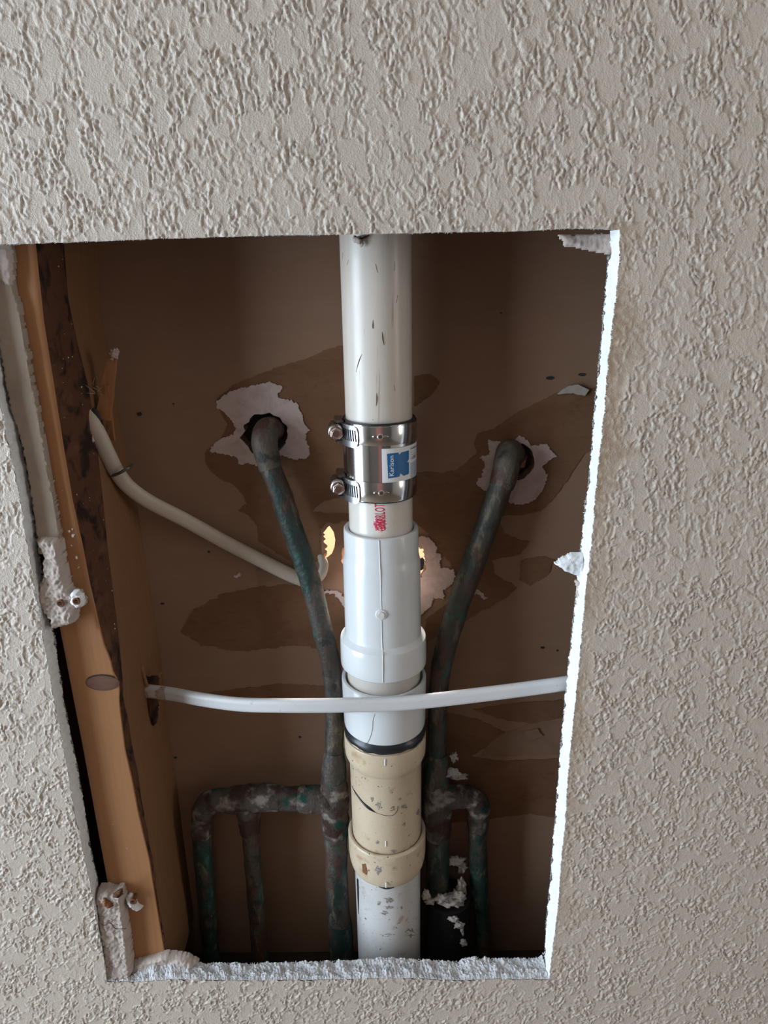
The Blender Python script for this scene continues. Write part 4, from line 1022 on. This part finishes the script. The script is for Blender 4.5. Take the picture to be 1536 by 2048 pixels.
lp = lathe('lower_pipe', [(zf(1770, R2), R2), (zf(1850, R2), R2), (zend-.002, R2)], 'grey_white', old, seg=96)
m_ = [onpipe(704, 1572, .0312), onpipe(713, 1588, .0312), onpipe(725, 1604, .0312), onpipe(738, 1616, .0312), onpipe(751, 1625, .0312)]
tube('black_smear', m_, [.0003, .0008, .0010, .0013, .0003], 'black', old, seg=8, n=6)
tube('hair', [onpipe(751, 1625, .0312), onpipe(770, 1631, .0312), onpipe(785, 1631, .0312), onpipe(794, 1622, .0312), onpipe(796, 1612, .0312)], .00018, 'knot_rim', old, seg=5, n=5)
tube('hair', [onpipe(781, 1617, .0312), onpipe(787, 1613, .0312), onpipe(786, 1620, .0312), onpipe(780, 1622, .0312)], .00018, 'knot_rim', old, seg=5, n=5)
tube('black_smear', [onpipe(716, 1758, R2), onpipe(717, 1790, R2), onpipe(717.5, 1828, R2)], [.0012, .0011, .0004], 'black', old, seg=8, n=6)
tube('black_smear', [onpipe(757, 1773, .0306), onpipe(772, 1775.5, .0306), onpipe(788, 1773, .0306)], [.0004, .0013, .0012], 'black', old, seg=8, n=6)
for (x, y0, y1) in ((770, 1518, 1531), (771.5, 1682, 1693), (772, 1765, 1775)):
    tube('mark', [onpipe(x, y0, .0351 if y0 != 1682 else .0311), onpipe(x, y1, .0351 if y0 != 1682 else .0311)], .0005, 'sticker', old, seg=6, straight=True)
def scab(pts, r, mat, th=.0003):
    P = [onpipe(x, y, r) for x, y in pts]; c = sum(P, Vector())/len(P); bm = bmesh.new()
    cv = bm.verts.new(c+Vector((0, -th, 0))); vv = [bm.verts.new(p+Vector((0, -.00008, 0))) for p in P]
    for i in range(len(vv)): bm.faces.new((cv, vv[i], vv[(i+1) % len(vv)]))
    return frombm('scab', bm, mat, old, smooth=False)
scab([(724, 1728), (731, 1727), (735, 1742), (733, 1750), (725, 1744)], .0351, 'rust')
for (x, y, a, b, r) in ((787, 1702, 5, 4, .0312), (778, 1799, 9, 7, .0303), (778, 1814, 9, 4, .0303), (769, 1826, 8, 4, .0303), (776, 1870, 18, 3, .0303), (822, 1865, 10, 11, .0303), (755, 1741, 9, 7, .0351), (744, 1598, 4, 5, .0312), (756, 1611, 5, 7, .0312), (754, 1685, 4, 3, .0312), (836, 1625, 4, 8, .0312), (809, 1648, 3, 4, .0312), (758, 1806, 4, 5, .0303), (803, 1815, 2, 5, .0303), (800, 1598, 4, 3, .0312), (808, 1613, 7, 4, .0312)):
    scab(ell(x, y, a*.85, b*.8, n=15, rg=1.5, seed=x*.37), r, 'scuff')
base = lathe('collar', [(zend+.012, .0303), (zend+.006, .0335), (zend-.001, .042)], 'crust', old)
base['label'] = 'dark dirty collar round the foot of the pipe'

# ================================================================== COPPER SUPPLY LINES
def cop(parent, name, P, R, mat, amp=.0006, seed=0, n=8, seg=22, freq=130):
    return tube(name, [at(*p) for p in P], R, mat, parent, amp=amp, seed=seed, n=n, seg=seg, freq=freq)
tl = thing('copper_pipe', 'green and brown corroded copper supply line left of the drain, with two side drops', 'pipe', at(660, 1900, .075))
cop(tl, 'elbow', [(548, 858, .118), (545, 858, .104), (534, 862, .096), (529, 885, .089), (538, 925, .086), (542, 938, .085)], [.0095, .0098, .0104, .0104, .0094, .0090], 'copper_elbow', amp=.0003)
cop(tl, 'riser', [(540, 930, .085), (560, 985, .082), (585, 1060, .080), (607, 1120, .078), (628, 1190, .076), (647, 1270, .074), (663, 1335, .0765), (669, 1420, .0765), (668, 1500, .0765), (668, 1560, .0765)], [.0082, .0088, .0088, .0086, .0086, .0085, .0084, .0082, .0082, .0084], 'copper_riser', amp=.0007, seed=1)
cop(tl, 'solder_ring', [(669, 1500, .0765), (668, 1525, .0765), (668, 1545, .0765), (668, 1565, .0765)], [.0086, .0105, .0112, .0108], 'copper_green', amp=.0006, seed=2)
cop(tl, 'tee', [(668, 1555, .0765), (668, 1575, .0765), (669, 1610, .0765), (671, 1650, .0765), (672, 1668, .0765)], [.0112, .0128, .0132, .0128, .0120], 'crust', amp=.0012, seed=3)
cop(tl, 'tee_branch', [(668, 1598, .0765), (640, 1598, .074), (600, 1598, .076)], [.0118, .0124, .0120], 'crust', amp=.0012, seed=4)
cop(tl, 'cross_pipe', [(605, 1598, .076), (575, 1597, .076), (540, 1595, .077)], [.0105, .0108, .0108], 'crust', amp=.0010, seed=5)
cop(tl, 'side_tee', [(560, 1596, .077), (535, 1595, .077), (495, 1597, .078), (462, 1600, .079), (450, 1601, .079)], [.0118, .0125, .0125, .0118, .0105], 'crust', amp=.0012, seed=6)
cop(tl, 'side_elbow', [(455, 1600, .079), (432, 1600, .080), (412, 1612, .081), (403, 1636, .082), (402, 1668, .082)], [.0100, .0108, .0110, .0100, .0096], 'crust', amp=.0012, seed=7)
cop(tl, 'tee_outlet', [(494, 1600, .078), (498, 1630, .078), (500, 1662, .079)], [.0115, .0110, .0092], 'crust', amp=.0008, seed=8)
cop(tl, 'drop_pipe', [(402, 1660, .082), (407, 1720, .082), (412, 1790, .083), (418, 1860, .083), (426, 1935, .083)], [.0086, .0088, .0084, .0080, .0080], 'copper_green', amp=.0008, seed=9)
cop(tl, 'drop_pipe', [(500, 1655, .079), (505, 1720, .080), (511, 1790, .080), (517, 1860, .080), (523, 1940, .080)], [.0082, .0080, .0082, .0084, .0084], 'copper_brown', amp=.0008, seed=10)
cop(tl, 'main_pipe', [(672, 1665, .0765), (672, 1700, .0765), (673, 1760, .0765), (677, 1820, .0765), (681, 1870, .0765), (684, 1935, .0765)], [.0112, .0110, .0108, .0108, .0112, .0112], 'copper_riser', amp=.0009, seed=11)
cop(tl, 'bottom_fitting', [(679, 1840, .0765), (681, 1870, .0765), (683, 1900, .0765)], [.0118, .0124, .0118], 'copper_green', amp=.0008, seed=12)
tr_ = thing('copper_pipe', 'dark corroded copper supply line right of the drain, with one side drop', 'pipe', at(875, 1850, .075))
cop(tr_, 'elbow', [(1032, 912, .122), (1026, 908, .106), (1018, 905, .098), (1015, 925, .090), (1006, 962, .086), (1002, 975, .085)], [.0098, .0100, .0106, .0108, .0102, .0094], 'copper_elbow', amp=.0003, seed=1)
cop(tr_, 'riser', [(1006, 962, .085), (985, 1020, .083), (962, 1085, .081), (940, 1145, .079), (915, 1215, .077), (893, 1290, .075), (880, 1350, .074), (875, 1430, .0765), (874, 1500, .0765), (873, 1560, .0765)], [.0090, .0093, .0093, .0094, .0093, .0090, .0085, .0082, .0084, .0086], 'copper_right', amp=.0006, seed=21)
cop(tr_, 'solder_ring', [(874, 1505, .0765), (873, 1530, .0765), (873, 1552, .0765), (873, 1580, .0765)], [.0090, .0110, .0114, .0110], 'copper_green', amp=.0005, seed=22)
cop(tr_, 'tee', [(873, 1560, .0765), (874, 1585, .0765), (875, 1615, .0765), (875, 1655, .0765), (875, 1670, .0765)], [.0115, .0128, .0134, .0128, .0118], 'crust', amp=.0010, seed=23)
cop(tr_, 'tee_branch', [(880, 1592, .0765), (905, 1592, .075), (925, 1593, .077)], [.0115, .0118, .0105], 'crust', amp=.0012, seed=24)
cop(tr_, 'side_elbow', [(918, 1592, .077), (940, 1594, .078), (954, 1606, .079), (957, 1628, .079), (956, 1655, .079)], [.0092, .0104, .0108, .0102, .0094], 'crust', amp=.0012, seed=25)
cop(tr_, 'drop_pipe', [(956, 1648, .079), (956, 1700, .079), (959, 1770, .080), (964, 1840, .080), (970, 1935, .080)], [.0084, .0088, .0086, .0078, .0078], 'copper_green', amp=.0008, seed=26)
cop(tr_, 'main_pipe', [(875, 1665, .0765), (875, 1700, .0765), (876, 1740, .0765), (877, 1785, .0765)], [.0112, .0112, .0108, .0108], 'copper_green', amp=.0007, seed=27)

bp = thing('waste_pipe', 'black plastic pipe stub with plaster splashes low right of the drain', 'pipe', at(895, 1900, .07))
P0 = at(893, 1925, .0775); P1 = Vector((P0.x, P0.y, at(888, 1798, .0735).z))
tube('pipe', [P0-Vector((0, 0, .03)), P0, P1, P1+Vector((0, 0, .0006))], [.0215, .0215, .0215, .0195], 'black_pipe', bp, straight=True, seg=40)
pl_ = [(at(900, 1802, .060), (.010, .006, .004)), (at(915, 1794, .064), (.006, .005, .006)), (at(884, 1796, .058), (.006, .004, .003)), (at(922, 1775, .070), (.004, .003, .010)), (at(912, 1722, .080), (.008, .004, .004)), (at(925, 1735, .082), (.004, .003, .005)),
       (at(907, 1838, .052), (.004, .002, .003)), (at(917, 1850, .054), (.004, .002, .003)), (at(925, 1862, .056), (.0015, .001, .005)), (at(927, 1885, .058), (.003, .002, .003)), (at(852, 1790, .056), (.003, .002, .006)), (at(860, 1802, .056), (.004, .003, .003))]
lumps('plaster_splash', pl_, 'plaster', bp, sub=3, amp=.9, seed=4)
sp = lumps('plaster_splash', [(at(905, 1545, .072), (.005, .003, .004)), (at(918, 1552, .078), (.007, .003, .002)), (at(908, 1515, .076), (.003, .002, .004))], 'plaster', tr_, sub=3, amp=1.0, seed=7)

# ================================================================== CABLES
ca = thing('electrical_cable', 'white flat jacketed cable crossing in front of the drain from the stud', 'cable', at(768, 1408, .02))
CW = .0062
tube('jacket', [at(*p) for p in [(270, 1378, .075), (289, 1381, .066), (344, 1388, .056), (403, 1399, .044), (481, 1409, .032), (565, 1411, .0235), (640, 1411, .0195), (700, 1410, .0182), (780, 1408, .0180), (858, 1401.5, .0188), (956, 1390, .0205), (1054, 1377.5, .0215), (1138, 1365.5, .0215), (1190, 1356, .0215), (1250, 1345, .022)]],
     CW, 'cable', ca, seg=28, n=12, flat=(1.0, .60), ridge=.10)
tube('dust_coat', [at(*p) for p in [(280, 1379.5, .0705), (289, 1381, .066), (310, 1383.6, .0622), (335, 1387, .0575)]], CW*1.02, 'cable_dust', ca, seg=28, n=6, flat=(1.0, .62), ridge=.10, amp=.00015, freq=500)
cb = thing('electrical_cable', 'dull white cable sagging from the stud into the rear wall hole', 'cable', at(400, 1060, .09))
tube('jacket', [at(*p) for p in [(150, 800, .062), (176, 832, .050), (196, 866, .050), (214, 905, .056), (234, 944, .066), (258, 974, .074), (300, 1004, .082), (370, 1040, .089), (450, 1084, .093), (520, 1120, .095), (585, 1152, .0955), (618, 1163, .0955), (640, 1152, .0955), (648, 1132, .097), (643, 1117, .101), (636, 1112, .112)]],
     [.0048, .0055, .0058, .0060, .0060, .0060, .0060, .0060, .0060, .0060, .0060, .0052, .0042, .0038, .0038, .0038], 'cable_aged', cb, seg=26, n=10, flat=(1.0, .72))
sa, sb = at(236, 948, .0605), at(256, 934, .0605)
stp = tube('cable_staple', [at(222, 952, .0660), at(230, 950, .0600), at(243, 944, .0570), at(257, 935, .0585), at(264, 930, .0680)], .0012, 'tie', seg=10, n=6)
tag(stp, 'dark wire staple holding the sagging cable against the stud', 'staple')
fl = lumps('plaster_tuft', [(at(228, 708, .056), (.0024, .002, .0030)), (at(232, 702, .056), (.0016, .0014, .0014)), (at(224, 716, .056), (.0012, .001, .0014))], 'gypsum_pink', sub=3, amp=1.1, seed=11)
tag(fl, 'small white plaster tuft on top of the splinter beside the stud', 'plaster')
fl2 = lumps('plaster_lump', [(at(177, 878, .047), (.0032, .0024, .0036)), (at(183, 866, .047), (.0018, .0016, .0022))], 'gypsum_pink', sub=3, amp=.9, seed=15)
tag(fl2, 'small pale plaster lump on the stud under the sagging cable end', 'plaster')

# ================================================================== ROOM (lights the scene, seen in the steel)
def struct(name, lo, hi, mat): return box(name, lo, hi, mat, kind='structure')
struct('floor', (RX0-.05, RY0-.05, -.05), (RX1+.05, 0, 0), 'room_floor')
struct('ceiling', (RX0-.05, RY0-.05, RZ1), (RX1+.05, 0, RZ1+.05), 'room_ceiling')
struct('wall_rear', (RX0-.05, RY0-.05, 0), (RX1+.05, RY0, RZ1), 'room_rear')
wz0, wz1, wy0, wy1 = H-1.22, H+.82, -1.44, -.24
bm = bmesh.new()
def bx(bm, lo, hi):
    g = bmesh.ops.create_cube(bm, size=1)
    for v in g['verts']: v.co = Vector([(lo[i]+hi[i])/2+v.co[i]*(hi[i]-lo[i]) for i in range(3)])
for lo, hi in (((RX0-.05, RY0, 0), (RX0, 0, wz0)), ((RX0-.05, RY0, wz1), (RX0, 0, RZ1)), ((RX0-.05, RY0, wz0), (RX0, wy0, wz1)), ((RX0-.05, wy1, wz0), (RX0, 0, wz1))): bx(bm, lo, hi)
o = frombm('wall_left', bm, 'room_wall', smooth=False); o['kind'] = 'structure'
bm = bmesh.new()
for lo, hi in (((RX1, RY0, 0), (RX1+.05, 0, RZ1)),): bx(bm, lo, hi)
o = frombm('wall_right', bm, 'room_wall', smooth=False); o['kind'] = 'structure'
wn = struct('window_1', (RX0-.03, wy0, wz0), (RX0-.01, wy0+.04, wz1), 'trim_white')
box('window_frame', (RX0-.03, wy1-.04, wz0), (RX0-.01, wy1, wz1), 'trim_white', wn)
box('window_frame', (RX0-.03, wy0, wz1-.04), (RX0-.01, wy1, wz1), 'trim_white', wn)
box('window_sill', (RX0-.03, wy0, wz0), (RX0-.01, wy1, wz0+.04), 'trim_white', wn)
struct('reflector_slab', (-.42, RY0, 0), (.42, RY0+.04, 2.05), 'slab_red')  # added unseen slab: red reflection in the steel, for the person at the camera
struct('wall_far', (-1.2, 1.2, 0), (1.4, 1.25, RZ1), 'far_wall')

fix_children()
# apply offsets for parts of Empties (mesh data is in world space)
